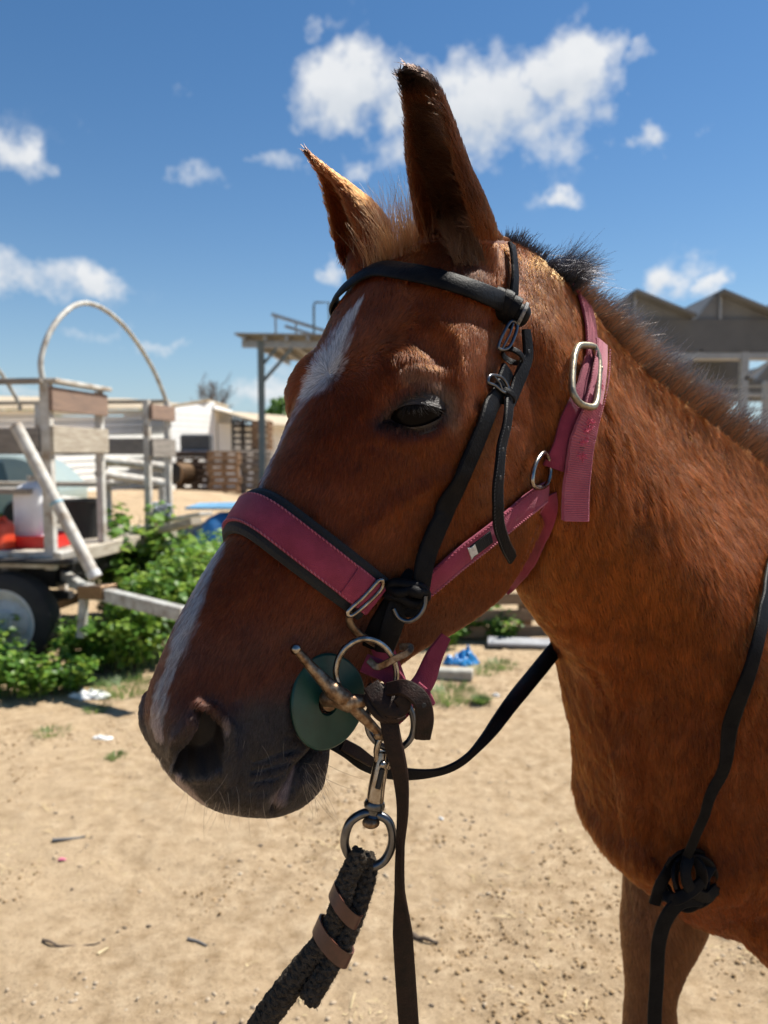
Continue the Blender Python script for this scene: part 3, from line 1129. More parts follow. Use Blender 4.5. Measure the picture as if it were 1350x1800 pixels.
root = A0[ti] + (A1[ti] - A0[ti]) * r1[:, None] + (A2[ti] - A0[ti]) * r2[:, None]
nv = Nn[T[ti, 0]] * (1 - r1 - r2)[:, None] + Nn[T[ti, 1]] * r1[:, None] + Nn[T[ti, 2]] * r2[:, None]
nv /= np.linalg.norm(nv, axis=1)[:, None]
rp, rd = to_px(root)
rm, rLm = mirror_px(root, HP)
rLh = HP.loc(root); rLb = BP.loc(root)
hcol, muzk, hd_, ear_ = coat_colour(root)
# direction the hair lies in
def dirv(u, z, s, pl): return pl.h * u + np.array([0, 0, 1.0]) * z + pl.n * s
def unit(a): return a / np.maximum(np.linalg.norm(a, axis=-1, keepdims=True), 1e-9)
fb = np.tile(dirv(-.28, -1, 0, BP), (N_HAIR, 1))
fb += dirv(-1, .2, 0, BP)[None] * np.clip((-.75 - rLb[:, 0]) / .4, 0, 1)[:, None]
fh = np.tile(dirv(.45, -.9, 0, HP), (N_HAIR, 1))
# cheek: hair sweeps back and down behind the eye
kb = np.clip((rm[:, 0] - 640) / 220, 0, 1) * np.clip((rm[:, 1] - 560) / 150, 0, 1)
fh = fh * (1 - kb[:, None]) + dirv(-.35, -1, 0, HP)[None] * kb[:, None]
# whorl in the star: hair radiates
wh = HP.pl(572, 655)
q = rLh - np.array([wh[0], wh[1], 0.0]); ql = np.linalg.norm(q, axis=1)
kw = np.exp(-(ql / .085) ** 2)
qw = q[:, 0:1] * HP.h + q[:, 1:2] * np.array([[0, 0, 1.0]]) + q[:, 2:3] * HP.n
fh = fh * (1 - kw[:, None]) + unit(qw) * 1.4 * kw[:, None]
# above the star the hair runs up towards the forelock
ku = np.clip((rm[:, 1] - 640) / -90, 0, 1) * np.clip((760 - rm[:, 0]) / 120, 0, 1)
fh = fh * (1 - ku[:, None]) + dirv(-.5, 1, 0, HP)[None] * ku[:, None]
# ears: towards the tips
tipn = HP.pix(703, 122, .075); tipf_ = HP.pix(532, 260, -.085)
fe = np.where((rLh[:, 2] > 0)[:, None], unit(tipn - root), unit(tipf_ - root))
fh = np.where(ear_[:, None], fe, fh)
hb = np.clip((.2 + rLh[:, 0] + .0) / .08, 0, 1) * (rd < 1.02) * np.clip((980 - rp[:, 0]) / 60, 0, 1)
flow = fb * (1 - hb[:, None]) + fh * hb[:, None]
# slow swirl, clumps
for c in range(3):
    flow[:, c] += (vnoise(root, 14, 20 + c, 2) - .5) * .5 + (vnoise(root, 90, 30 + c, 1) - .5) * .55
flow = flow - nv * (flow * nv).sum(1)[:, None]
flow = unit(flow)
neckh = (1 - hb) * (rLb[:, 1] > .8)
# length in metres
ln = .0075 * hb + .0125 * (1 - hb)
ln = np.where(ear_, .0085, ln)
ln *= 1 - .45 * muzk
ln *= .65 + .7 * RNG.random(N_HAIR)
cl = vnoise(np.stack([rLb[:, 0] * 150 + rLb[:, 1] * 30, rLb[:, 1] * 28, rLb[:, 2] * 60], -1), 1.0, 50, 2)   # wet streaks, long in the lie of the hair
ln *= 1 + (cl - .5) * .9 * neckh
lift = .20 + .10 * RNG.random(N_HAIR) + (cl - .5) * .55 * neckh + np.where(ear_, .22, 0)
lift += .25 * kw
whk = np.clip(hcol[:, 2] / .35, 0, 1)
lift += .12 * whk; ln *= 1 + .35 * whk
tt = np.array([0, .35, .7, 1.0])
pts = np.empty((N_HAIR, 4, 3))
side = np.cross(nv, flow)
jit = (RNG.random(N_HAIR) - .5) * .35
dirr = unit(flow + side * jit[:, None])
for i, t in enumerate(tt):
    # rises, then lies down along the body
    hgt = lift * (t - .45 * t * t) * ln
    pts[:, i] = root + dirr * (ln * t)[:, None] + nv * hgt[:, None] - nv * .0004 * (i == 0)
wd = np.where(rd > .9, .00032, .00025)
wd = wd * (1 + 1.6 * (dens[ti] < .1))
rad = wd[:, None] * np.array([1.0, .9, .65, .2])[None]
fine = vnoise(root, 260, 81, 1) + vnoise(root, 110, 82, 1)
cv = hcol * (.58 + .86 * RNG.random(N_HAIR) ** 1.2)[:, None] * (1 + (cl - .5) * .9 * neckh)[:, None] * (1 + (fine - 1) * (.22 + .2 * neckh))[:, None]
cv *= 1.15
neck_sun = np.clip((rLb[:, 1] - 1.22) / .2, 0, 1) * (1 - hb)  # sunlit gold of the upper neck, painted into the hair colour
cv = cv * (1 + neck_sun[:, None] * np.array([.75, .95, .75]))
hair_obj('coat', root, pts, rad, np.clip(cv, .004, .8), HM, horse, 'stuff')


def tuft(name, roots, dirs, lens, col, k=7, wid=.00022, curl=.12, grav=.05, mat=None, seed=3, kind=None):
    rng = np.random.default_rng(seed)
    n = len(roots)
    pts = np.empty((n, k, 3)); t = np.linspace(0, 1, k)
    sd = rng.normal(size=(n, 3)); sd -= dirs * (sd * dirs).sum(1)[:, None]; sd = unit(sd)
    for i, a in enumerate(t):
        pts[:, i] = roots + dirs * (lens * a)[:, None] + sd * (lens * curl * a * a)[:, None] + np.array([0, 0, -1.0]) * (lens * grav * a ** 2)[:, None]
    rad = wid * (1 - .8 * t[None] ** 1.5) * np.ones((n, 1))
    return hair_obj(name, roots, pts, rad, np.clip(col, .004, .9), mat or HM, horse, kind)


# mane: hogged bristle along the crest, a longer black tuft behind the poll
crest = np.array([[880, 412], [905, 426], [940, 450], [975, 482], [1005, 515], [1050, 565], [1100, 622], [1150, 668], [1200, 706], [1255, 750], [1310, 792], [1360, 824], [1450, 868]], float)
nM = 12000
cr = spline(crest, 400); wi = RNG.random(nM); ix = (wi * 399).astype(int)
sM = RNG.normal(size=nM) * .012 + .004
P0 = np.array([BP.pix(x, y + 18, 0) for x, y in cr])[ix] + BP.n * sM[:, None]
tanc = unit(np.gradient(np.array([BP.pix(x, y, 0) for x, y in cr]), axis=0))[ix]
nrmc = unit(np.cross(tanc, BP.n[None])); nrmc *= np.sign(nrmc[:, 2:3])
clm = vnoise(P0, 60, 70, 2)[:, None]; clm2 = vnoise(P0, 200, 71, 1)[:, None]
dM = unit(nrmc + tanc * (.15 + (clm2 - .5) * .9) + BP.n[None] * (sM[:, None] * 22 + (clm - .5) * .45) + RNG.normal(size=(nM, 3)) * .06)
pxm_ = cr[ix, 0]
lM = .034 + .022 * clm[:, 0] + RNG.random(nM) * .018
lM *= np.interp(pxm_, [880, 945, 1000, 1060, 1350], [.30, .22, .45, .85, 1.15])
isd = RNG.random(nM) < np.where(sM > .006, .30, .85)
lM = np.where(isd, lM * 1.12, lM * .80)
colM = np.where(isd[:, None], np.array([[.038, .028, .025]]), np.array([[.16, .056, .022]])) * (.5 + 1.0 * clm)
colM = np.where((pxm_ < 990)[:, None], np.array([[.016, .014, .015]]), colM)
tuft('mane', P0, dM, lM, colM, wid=.00036, curl=.22, seed=5, kind='stuff')
nT = 1500
tz = RNG.normal(size=nT) * 10
P0 = np.array([BP.pix(976 + a, 488 + a * .8, 0) for a in tz]) + BP.n * (RNG.normal(size=nT) * .010)[:, None]
dT = unit(dirv(-.85, .42, .1, BP)[None] + RNG.normal(size=(nT, 3)) * .20)
tuft('mane_tuft', P0, dT, .028 + .042 * RNG.random(nT), np.tile([[.013, .012, .014]], (nT, 1)), wid=.0003, curl=.25, grav=.1, seed=6)
# forelock: wispy and red-brown, standing up between the ears
nF = 2300
a = RNG.random(nF)
P0 = np.array([HP.pix(668 + 92 * t, 452 - 34 * t, 0) for t in a]) + HP.n * (RNG.normal(size=nF) * .016)[:, None] - np.array([0, 0, .006])
dF = unit(dirv(.05, 1, 0, HP)[None] + dirv(1, 0, 0, HP)[None] * (.25 - .45 * a)[:, None] + (vnoise(P0, 150, 77, 1)[:, None] - .5) * dirv(1.2, 0, 0, HP)[None] + RNG.normal(size=(nF, 3)) * .13)
lF = (.014 + .058 * RNG.random(nF) ** 2.4) * (.7 + .6 * np.sin(np.pi * np.clip(a, 0, 1)))
colF = np.array([[.17, .062, .022]]) * (.5 + RNG.random(nF))[:, None]
tuft('forelock', P0, dF, lF, colF, wid=.00021, curl=.16, seed=8)
# tufts of hair inside the ears
nE = 4200
te = RNG.random(nE)
ex, ey = spline(np.array([(800, 470), (775, 400), (752, 330), (735, 260), (728, 190)], float), 100)[(te * 99).astype(int)].T
ex = ex + RNG.random(nE) * 60
ok = [hit(x, y) for x, y in zip(ex, ey)]
g = [i for i, h in enumerate(ok) if h is not None and (h[0] - CAM) @ AXF < 1.0]
P0 = np.array([ok[i][0] for i in g]); Ne = np.array([ok[i][1] for i in g])
dE = unit(unit(tipn - P0) * .9 + Ne * .5 + AXR[None] * -.35 + RNG.normal(size=P0.shape) * .2)
tuft('ear_hair', P0, dE, .010 + .016 * RNG.random(len(g)), np.array([[.075, .034, .018]]) * (.5 + RNG.random(len(g)))[:, None], k=5, wid=.0002, curl=.2, seed=9)
# eyelashes
def along(poly, n, jitter=0): 
    q = spline(np.array(poly, float), n); return q + RNG.normal(size=q.shape) * jitter
q = along([(708, 715), (724, 712), (744, 711), (762, 715), (770, 717)], 60, 1.0)
P0 = np.array([sphere_pt(x, y, EC, Rb + .002) for x, y in q])
oute = unit(P0 - EC)
lr = (q[:, 0:1] - 745) / 40
dL = unit(oute * .55 + AXR[None] * (.30 + .35 * lr) + np.array([[0, 0, -1.0]]) * .85 + RNG.normal(size=P0.shape) * .10)
lash = tuft('eyelashes', P0, dL, .011 + .009 * RNG.random(len(P0)), np.tile([[.022, .016, .012]], (len(P0), 1)), wid=.00018, curl=.15, grav=-.2, seed=10, mat=simple('eyelash', (.012, .009, .008), (.02, .015, .012), rough=.8, bump=0, spec=.1))
# whiskers on lips and chin, and dangling jaw hairs
wp = [(400, 1360), (420, 1400), (385, 1390), (470, 1330), (455, 1345), (500, 1300), (520, 1290), (460, 1310), (430, 1300), (412, 1420), (380, 1425), (350, 1412), (300, 1352), (262, 1300), (285, 1330)] + [(555 + random.uniform(-25, 18), random.uniform(1335, 1400)) for _ in range(34)] + [(random.uniform(300, 470), random.uniform(1380, 1425)) for _ in range(24)]
R0, D0, L0 = [], [], []
for (x, y) in wp:
    h = hit(x, y)
    if h is None: continue
    R0.append(h[0]); D0.append(unit(h[1] * .6 + np.array([.25 if x > 500 else -.05, -.1, -.9]) + RNG.normal(size=3) * .3)); L0.append(random.uniform(.014, .05) if x > 500 else random.uniform(.008, .032))
tuft('whiskers', np.array(R0), np.array(D0), np.array(L0), np.tile([[.33, .27, .2]], (len(R0), 1)), wid=.00016, curl=.25, seed=12)
wp = [(740 + random.uniform(-40, 160), 0) for _ in range(40)]

# ================================================================== TACK
def fabric(name, c1, c2, rough=.85, wv=900, bump=.5, sheen=.3, scale=40):
    M = Mat(name)
    n = M.noise(scale, 6, .65); n2 = M.noise(8, 3, .5)
    c = M.ramp(n, [(.3, c1), (.72, c2)])
    c = M.mix(M.math('MULTIPLY', n2, .5), c, tuple(v * .55 for v in c1))
    M.set(Base_Color=c, Roughness=rough)
    M.b.inputs['Sheen Weight'].default_value = sheen
    M.bump(M.noise(wv, 2, .5), bump, .0012)
    return M.m


M_LEA = simple('black_leather', (.003, .003, .004), (.008, .0075, .008), scale=60, rough=.5, bump=.6, bscale=380, dist=.0012, spec=.09)
M_LEAE = simple('worn_leather_edge', (.06, .055, .05), (.02, .02, .02), scale=300, rough=.6, bump=.3, bscale=700, dist=.0006)
M_BRO = simple('brown_leather', (.030, .015, .010), (.012, .008, .006), scale=80, rough=.5, bump=.7, bscale=420, dist=.0012, spec=.15)
M_KEEP = simple('tan_leather', (.105, .036, .022), (.05, .019, .013), scale=60, rough=.35, bump=.3, bscale=300, dist=.0008)
M_ROSE = fabric('rose_webbing', (.19, .011, .036), (.32, .032, .078), bump=.9, sheen=.1)
M_ROSEL = fabric('faded_rose_webbing', (.34, .05, .09), (.48, .12, .17), bump=.7)
M_PAD = fabric('black_felt', (.004, .0045, .006), (.009, .010, .012), sheen=.03, wv=500, bump=.9)
M_STEEL = simple('worn_steel', (.42, .40, .38), (.26, .22, .18), scale=90, rough=.26, metal=1.0, bump=.15, bscale=300, dist=.0006, c3=(.12, .075, .045))
M_RUST = simple('rusty_steel', (.33, .25, .17), (.17, .10, .055), scale=160, rough=.42, metal=.85, bump=.5, bscale=500, dist=.0008, c3=(.05, .03, .02))
M_BRASS = simple('tarnished_brass', (.36, .31, .22), (.20, .16, .11), scale=120, rough=.42, metal=.8, bump=.4, bscale=350, dist=.0008)
M_DKST = simple('dark_steel', (.16, .16, .17), (.08, .08, .085), scale=60, rough=.28, metal=1.0, bump=.1, bscale=300, dist=.0005)
M_GREEN = simple('green_rubber', (.006, .060, .043), (.004, .036, .027), scale=30, rough=.38, bump=.2, bscale=200, dist=.0006, c3=(.010, .075, .052))
M_HOLE = simple('hole_dark', (.004, .004, .004), (.006, .006, .006), bump=0)

vb = [0]


def surf_path(pix, n, off=.004, sm=3):
    """lay pixel path on the horse: points and outward normals; pixels may carry a distance (x, y, d) to leave the skin"""
    pp = []
    for p in pix: pp.append((p[0], p[1], p[2] if len(p) > 2 else -1))
    q = spline(np.array([(a, b) for a, b, _ in pp], float), n)
    # arc parameter for the lift table
    P, Nv = [], []
    for x, y in q:
        h = hit(x, y)
        if h is None or (P and P[-1] is not None and np.linalg.norm(h[0] - P[-1]) > .09):
            P.append(P[-1] if P else None); Nv.append(Nv[-1] if Nv else None); continue
        P.append(h[0]); Nv.append(h[1])
    k = next((i for i in range(n) if P[i] is not None), None)
    for i in range(k): P[i] = P[k]; Nv[i] = Nv[k]
    P = np.array(P); Nv = np.array(Nv)
    # keep the exact pixel track: slide along the view ray to the smoothed distance
    D = (P - CAM) @ AXF
    for _ in range(sm):
        D[1:-1] = (D[:-2] + D[1:-1] * 2 + D[2:]) / 4
        Nv[1:-1] = (Nv[:-2] + Nv[1:-1] * 2 + Nv[2:]) / 4
    Nv = unit(Nv)
    P = np.array([at(q[i, 0], q[i, 1], D[i]) for i in range(n)])
    P = P + Nv * off
    return P, Nv


def strap(mb_, P, Nv, width, th=.0028, lift=None, bulge=.0):
    """flat strap along P with outward normals Nv"""
    n = len(P)
    W = np.broadcast_to(np.asarray(width, float), (n,)) if np.ndim(width) == 0 else np.interp(np.linspace(0, 1, n), np.linspace(0, 1, len(width)), width)
    T = unit(np.gradient(P, axis=0))
    Nn_ = unit(Nv - T * (Nv * T).sum(1)[:, None])
    S = np.cross(T, Nn_)
    if lift is not None:
        P = P + Nn_ * np.interp(np.linspace(0, 1, n), np.linspace(0, 1, len(lift)), lift)[:, None]
    e = .16
    prof = [(-1, 0), (-1, .6), (-1 + e, 1), (0, 1 + bulge), (1 - e, 1), (1, .6), (1, 0), (1 - e, -.1), (-1 + e, -.1)]
    V_, F_ = [], []
    m = len(prof)
    for i in range(n):
        for (a, b_) in prof:
            V_.append(P[i] + S[i] * a * W[i] / 2 + Nn_[i] * b_ * th)
    for i in range(n - 1):
        for j in range(m):
            j2 = (j + 1) % m
            F_.append((i * m + j, (i + 1) * m + j, (i + 1) * m + j2, i * m + j2))
    F_.append(tuple(range(m))); F_.append(tuple(range((n - 1) * m, n * m))[::-1])
    mb_.add(V_, F_)
    return P, T, Nn_, S


def stitches(parent, P, Nv, width, mat, side=1, step=.004, th=.003, name='stitching', r=.0007):
    T = unit(np.gradient(P, axis=0)); Nn_ = unit(Nv - T * (Nv * T).sum(1)[:, None]); S = np.cross(T, Nn_)
    L = np.concatenate([[0], np.cumsum(np.linalg.norm(np.diff(P, axis=0), axis=1))])
    b = MB()
    for s in np.arange(step, L[-1] - step, step):
        c = np.array([np.interp(s, L, P[:, k]) for k in range(3)]); t = np.array([np.interp(s, L, T[:, k]) for k in range(3)])
        sd = np.array([np.interp(s, L, S[:, k]) for k in range(3)]); nn = np.array([np.interp(s, L, Nn_[:, k]) for k in range(3)])
        c = c + sd * side * width / 2 * .93 + nn * th * .85
        b.tube([c - t * step * .36 - sd * r * .8, c + nn * r * .8, c + t * step * .36 + sd * r * .8], r, 5)
    o = b.build(name, mat, parent); o['kind'] = 'stuff'
    return o


def strap_obj(name, mat, parent, pix, width, n=60, off=.004, th=.0028, lift=None, bulge=.0, sm=3):
    P, Nv = surf_path(pix, n, off, sm)
    b = MB(); P, T, Nn_, S = strap(b, P, Nv, width, th, lift, bulge)
    return b.build(name, mat, parent, True), P, Nn_


def punch(parent, pts, S=.0022):
    for (p, nrm) in pts:
        b = MB().lathe(p, nrm, [(0, .0004), (S, .0004), (S * 1.15, .0001), (S, -.0002)], 12)
        b.build('punch_hole', M_HOLE, parent, True)


def proj(P, x, y):
    q, _ = to_px(P)
    return int(np.argmin(np.linalg.norm(q - [x, y], axis=1)))


def wire(pts, r, n=10, closed=False):
    return MB().tube(pts, r, n, closed)


# ------------------------------------------------------------------ rose halter
halter = empty('halter', at(1030, 660, .92))
tag(halter, 'faded rose webbing halter with black felt noseband under the bridle', 'halter')


def sym_path(pix, n, off, sm=4):
    """near half of a strap from the mid-line of the face; mirrored for the far half"""
    P, Nv = surf_path(pix, n, off, sm)
    L = HP.loc(P); 
    k = np.clip(np.linspace(1, -6, n), 0, 1)
    L[:, 2] = L[:, 2] - L[0, 2] * k
    Pm = HP.world(L * [1, 1, -1])
    P = HP.world(L)
    Nl = np.stack([Nv @ HP.h, Nv[:, 2], Nv @ HP.n], -1)
    Nl[0, 2] = 0
    Nm = HP.h * Nl[:, 0:1] + np.array([0, 0, 1.]) * Nl[:, 1:2] - HP.n * Nl[:, 2:3]
    P_ = np.vstack([Pm[::-1], P[1:]]); N_ = np.vstack([Nm[::-1], Nv[1:]])
    for _ in range(90):
        P_[1:-1] = (P_[:-2] + P_[1:-1] * 2 + P_[2:]) / 4
        N_[1:-1] = (N_[:-2] + N_[1:-1] * 2 + N_[2:]) / 4
    return P_, unit(N_)


nb = [(436, 893), (470, 914), (512, 946), (560, 982), (605, 1016), (648, 1048)]
P, Nv = sym_path(nb, 60, .0042)
b = MB(); strap(b, P, Nv, .0485, .0075, bulge=-.05); pad = b.build('felt_padding', M_PAD, halter, True)
b = MB(); Pn, Tn, Nn2, Sn = strap(b, P + Nv * .0078, Nv, .0315, .0028, bulge=.15); nose = b.build('noseband', M_ROSE, halter, True)
stitches(nose, P + Nv * .0078, Nv, .0315, M_ROSEL, 1, .0042, .0030)
stitches(nose, P + Nv * .0078, Nv, .0315, M_ROSEL, -1, .0042, .0030)
# doubled end piece round the ring
i0 = proj(Pn, 610, 1020)
b = MB(); strap(b, Pn[i0:], Nn2[i0:], .0322, .0040, bulge=.1); b.build('loop_end', M_ROSE, nose, True)

cs = [(735, 1034), (762, 1012), (800, 980), (850, 942), (900, 902), (952, 862)]
o, Pc, Nc = strap_obj('cheek_strap', M_ROSE, halter, cs, .0245, 60, .005, .0036, bulge=.15)
stitches(o, Pc, Nc, .0235, M_ROSEL, 1, .0034, .0040, r=.0010)
stitches(o, Pc, Nc, .0235, M_ROSE, -1, .0040, .0036)
# sewn black label with a torn white corner
i0, i1 = proj(Pc, 822, 962), proj(Pc, 858, 934)
b = MB(); strap(b, Pc[i0:i1], Nc[i0:i1], .016, .0046); b.build('sewn_label', M_PAD, halter, True)
b = MB(); strap(b, Pc[i0 - 1:i0 + 3], Nc[i0 - 1:i0 + 3], [.016, .011, .014], .0054); b.build('torn_label_corner', simple('white_thread', (.6, .58, .54), (.4, .38, .35), scale=300), halter, True)
# throat strap: runs down behind the jaw and under it
ts_ = [(958, 868), (962, 905), (955, 945), (938, 985), (915, 1020), (898, 1040)]
o, Pt, Nt = strap_obj('throat_strap', M_ROSE, halter, ts_, [.021, .021, .018, .014, .010, .006], 50, .006, .003, bulge=.1)
stitches(o, Pt, Nt, .018, M_ROSEL, 1, .0040, .0036)
# crown strap: two layers below the buckle
cr1 = [(996, 503), (1015, 525), (1026, 555), (1031, 590), (1033, 640), (1030, 690)]
o, P1, N1 = strap_obj('crown_strap', M_ROSE, halter, cr1, .026, 60, .006, .0026, bulge=.1)
stitches(o, P1, N1, .026, M_ROSEL, 1, .0040, .0030)
cr2 = [(1035, 640), (1015, 700), (998, 745), (985, 785), (972, 822)]
o, P2, N2_ = strap_obj('lower_strap', M_ROSE, halter, cr2, .028, 50, .005, .0045, bulge=.1)
cr3 = [(1038, 612), (1036, 650), (1028, 700), (1014, 760), (1003, 830), (994, 907)]
o, P3, N3 = strap_obj('strap_end', M_ROSEL, halter, cr3, [.022, .024, .030, .032, .0325, .0335], 80, .0125, .003, bulge=.1, lift=[.002, .002, .0, .0, .004, .010])
# woven ribs across the strap end
b = MB()
T3 = unit(np.gradient(P3, axis=0)); S3 = np.cross(T3, N3)
for k in range(26, 80):
    for f_ in (0,):
        k2 = min(k + 1, 79)
        c = P3[k] * (1 - f_) + P3[k2] * f_ + N3[k] * .0031
        wv = .0150 if k > 30 else .012
        b.tube([c - S3[k] * wv, c, c + S3[k] * wv], .0011, 5)
r_ = b.build('woven_ribs', M_ROSEL, o, True); r_['kind'] = 'stuff'
stitches(o, P3, N3, .031, M_ROSEL, 1, .0036, .0035); stitches(o, P3, N3, .031, M_ROSEL, -1, .0036, .0035)
punch(o, [(P3[proj(P3, x, y)] + N3[proj(P3, x, y)] * .0032, N3[proj(P3, x, y)]) for x, y in ((1038, 666), (1010, 742), (999, 786))], .003)
# frayed threads round the holes
b = MB()
for x, y in ((1035, 675), (1010, 752), (1006, 735), (998, 797), (1001, 770)):
    i = proj(P3, x, y)
    for k in range(26):
        d0 = RNG.normal(size=3); c = P3[i] + N3[i] * .0033 + S3[i] * random.uniform(-.005, .006) + T3[i] * random.uniform(-.004, .004)
        b.tube([c, c + unit(d0 + N3[i] * 1.2) * .002, c + unit(d0 + N3[i] * .5) * .0042], .00035, 4)
fr = b.build('frayed_threads', simple('rose_thread', (.62, .08, .16), (.5, .06, .13), scale=100), o, True); fr['kind'] = 'stuff'
# buckle
def px_loop(pxs, d, n, sm=True, closed=True):
    q = spline(np.array(pxs, float), n, closed)
    return q


def framed(pxs, nrm_at, off, r, n=48, closed=True, mat=None, name='buckle', parent=None, nn=10):
    """metal wire following pixels, lying on the skin plane near nrm_at"""
    h = hit(*nrm_at)
    c, nv_ = h[0] + h[1] * off, h[1]
    q = spline(np.array(pxs, float), n, closed)
    pts = []
    for x, y in q:
        r_ = ray_dir(x, y); t = ((c - CAM) @ nv_) / (r_ @ nv_)
        pts.append(CAM + r_ * t)
    return wire(pts, r, nn, closed).build(name, mat, parent, True), np.array(pts), nv_


bk, bp_, bn = framed([(1009, 628), (1014, 612), (1020, 607), (1040, 608), (1047, 614), (1053, 640), (1050, 695), (1046, 712), (1040, 716), (1022, 711), (1012, 700), (1006, 685), (1006, 655)], (1030, 655), .016, .0038, mat=M_BRASS, parent=halter)
c0 = bp_[np.argmin(np.linalg.norm(to_px(bp_)[0] - [1050, 640], axis=1))]
wire([c0, c0 * .5 + P3[proj(P3, 1036, 655)] * .5 + bn * .004, P3[proj(P3, 1036, 655)] + bn * .003], .0016).build('buckle_tongue', M_BRASS, bk, True)
framed([(958, 796), (946, 806), (938, 826), (936, 850), (946, 858), (962, 850), (968, 820)], (945, 830), .009, .0026, mat=M_STEEL, name='cheek_ring', parent=halter)
b = MB().tube([at(950 + 14 * math.cos(a), 862 + 12 * math.sin(a), (Pc[-1] - CAM) @ AXF - .004) for a in np.linspace(0, 2 * math.pi, 20)[:-1]], .0045, 8, True)
# square ring joining noseband and cheek strap
hn = hit(640, 1062)
rp_ = [(672, 1020), (690, 1030), (660, 1052), (626, 1078), (612, 1072), (616, 1096), (634, 1112), (648, 1118), (662, 1130)]
o, _, _ = framed([(668, 1019), (672, 1032), (650, 1056), (618, 1082), (612, 1074), (640, 1048)], (640, 1058), .016, .0022, mat=M_STEEL, name='noseband_ring', parent=halter)
framed([(618, 1074), (614, 1090), (624, 1108), (640, 1120), (660, 1132), (672, 1136)], (635, 1100), .012, .0034, closed=False, mat=M_RUST, name='ring_arm', parent=halter)
# under-jaw straps hanging below the bit
DJ = (hit(560, 1235)[0] - CAM) @ AXF
def free_strap(name, mat, parent, pts, width, th=.003, n=50, nrm=(0, -1, 0), bulge=0.0, twist=None):
    """pts = (x, y, distance)"""
    q = spline(np.array(pts, float), n)
    P = np.array([at(x, y, d) for x, y, d in q])
    N0 = np.tile(np.array(nrm, float), (n, 1))
    if twist is not None:
        T_ = unit(np.gradient(P, axis=0))
        a = np.interp(np.linspace(0, 1, n), np.linspace(0, 1, len(twist)), twist)
        for i in range(n):
            n0 = unit(N0[i] - T_[i] * (N0[i] @ T_[i])); s0 = np.cross(T_[i], n0)
            N0[i] = n0 * math.cos(a[i]) + s0 * math.sin(a[i])
    b = MB(); P, T_, Nn_, S_ = strap(b, P, N0, width, th, bulge=bulge)
    return b.build(name, mat, parent, True), P, Nn_


free_strap('chin_strap', M_ROSE, halter, [(783, 1118, DJ + .05), (762, 1155, DJ + .045), (746, 1195, DJ + .04), (725, 1222, DJ + .03), (700, 1240, DJ + .03)], [.012, .018, .022, .024, .02], nrm=(.3, -1, .1))
free_strap('chin_strap', M_ROSE, halter, [(668, 1130, DJ + .03), (684, 1170, DJ + .03), (700, 1215, DJ + .03)], .022, nrm=(.3, -1, 0))
free_strap('torn_scrap', M_ROSE, halter, [(728, 1212, DJ + .012), (748, 1226, DJ + .01), (764, 1238, DJ + .008)], [.018, .016, .003], nrm=(.2, -1, .2))
for o_ in (pad,):
    pass

# ------------------------------------------------------------------ black bridle
bridle = empty('bridle', at(890, 560, .8))
tag(bridle, 'black leather bridle with full cheek bit, green rubber bit guard and knotted reins', 'bridle')
bb = [(652, 480), (700, 484), (745, 491), (790, 503), (835, 517), (872, 530)]
P, Nv = sym_path(bb, 60, .0065)
b = MB(); strap(b, P, Nv, .0205, .0034, bulge=.25); b.build('browband', M_LEA, bridle, True)
# headpiece going up behind the ear, over the poll
hp = [(890, 436), (894, 470), (894, 505), (889, 545), (882, 575)]
o, Ph, Nh = strap_obj('headpiece', M_LEA, bridle, hp, [.012, .013, .014, .016, .016], 40, .006, .003)
# wrapped loop where browband meets headpiece
D0 = (hit(893, 545)[0] - CAM) @ AXF
def ring_around(c, axis, r1, r2, th, n=28, squash=1.0):
    axis = unit(np.array(axis, float)); e1 = unit(np.cross(axis, [0, 1, .3])); e2 = np.cross(axis, e1)
    pts = []
    V_, F_ = [], []
    for i in range(n):
        a = 2 * math.pi * i / n
        for (dr, da) in ((0, -1), (1, -.8), (1.25, 0), (1, .8), (0, 1), (-.2, 0)):
            V_.append(np.array(c) + e1 * math.cos(a) * (r1 + dr * th) + e2 * math.sin(a) * (r1 * squash + dr * th) + axis * da * r2)
    for i in range(n):
        i2 = (i + 1) % n
        for j in range(6):
            j2 = (j + 1) % 6
            F_.append((i * 6 + j, i * 6 + j2, i2 * 6 + j2, i2 * 6 + j))
    return V_, F_


ax = unit(at(930, 562, D0) - at(850, 525, D0))
for (x, y, r1, w2) in ((858, 524, .0105, .0045), (872, 530, .0125, .006), (886, 536, .0135, .006), (901, 545, .0125, .0055)):
    V_, F_ = ring_around(at(x, y, D0 - .014), ax + RNG.normal(size=3) * .08, r1, w2, .0022, squash=.8)
    MB().add(V_, F_).build('wrapped_loop', M_LEA, bridle, True)
lp = [at(848, 520, D0 - .012), at(870, 530, D0 - .014), at(892, 541, D0 - .014), at(912, 552, D0 - .013), at(928, 560, D0 - .012)]
MB().tube(spline(np.array(lp), 20), .010, 14, rf=np.interp(np.linspace(0, 1, 20), [0, .4, .75, .92, 1], [.008, .011, .0105, .0125, .007])).build('browband_end', M_LEA, bridle, True)
V_, F_ = ring_around(at(917, 554, D0 - .013), ax, .0125, .002, .0014)
MB().add(V_, F_).build('pale_worn_end', simple('peeled_leather', (.30, .29, .28), (.05, .05, .05), scale=260, bump=.8, bscale=500), bridle, True)

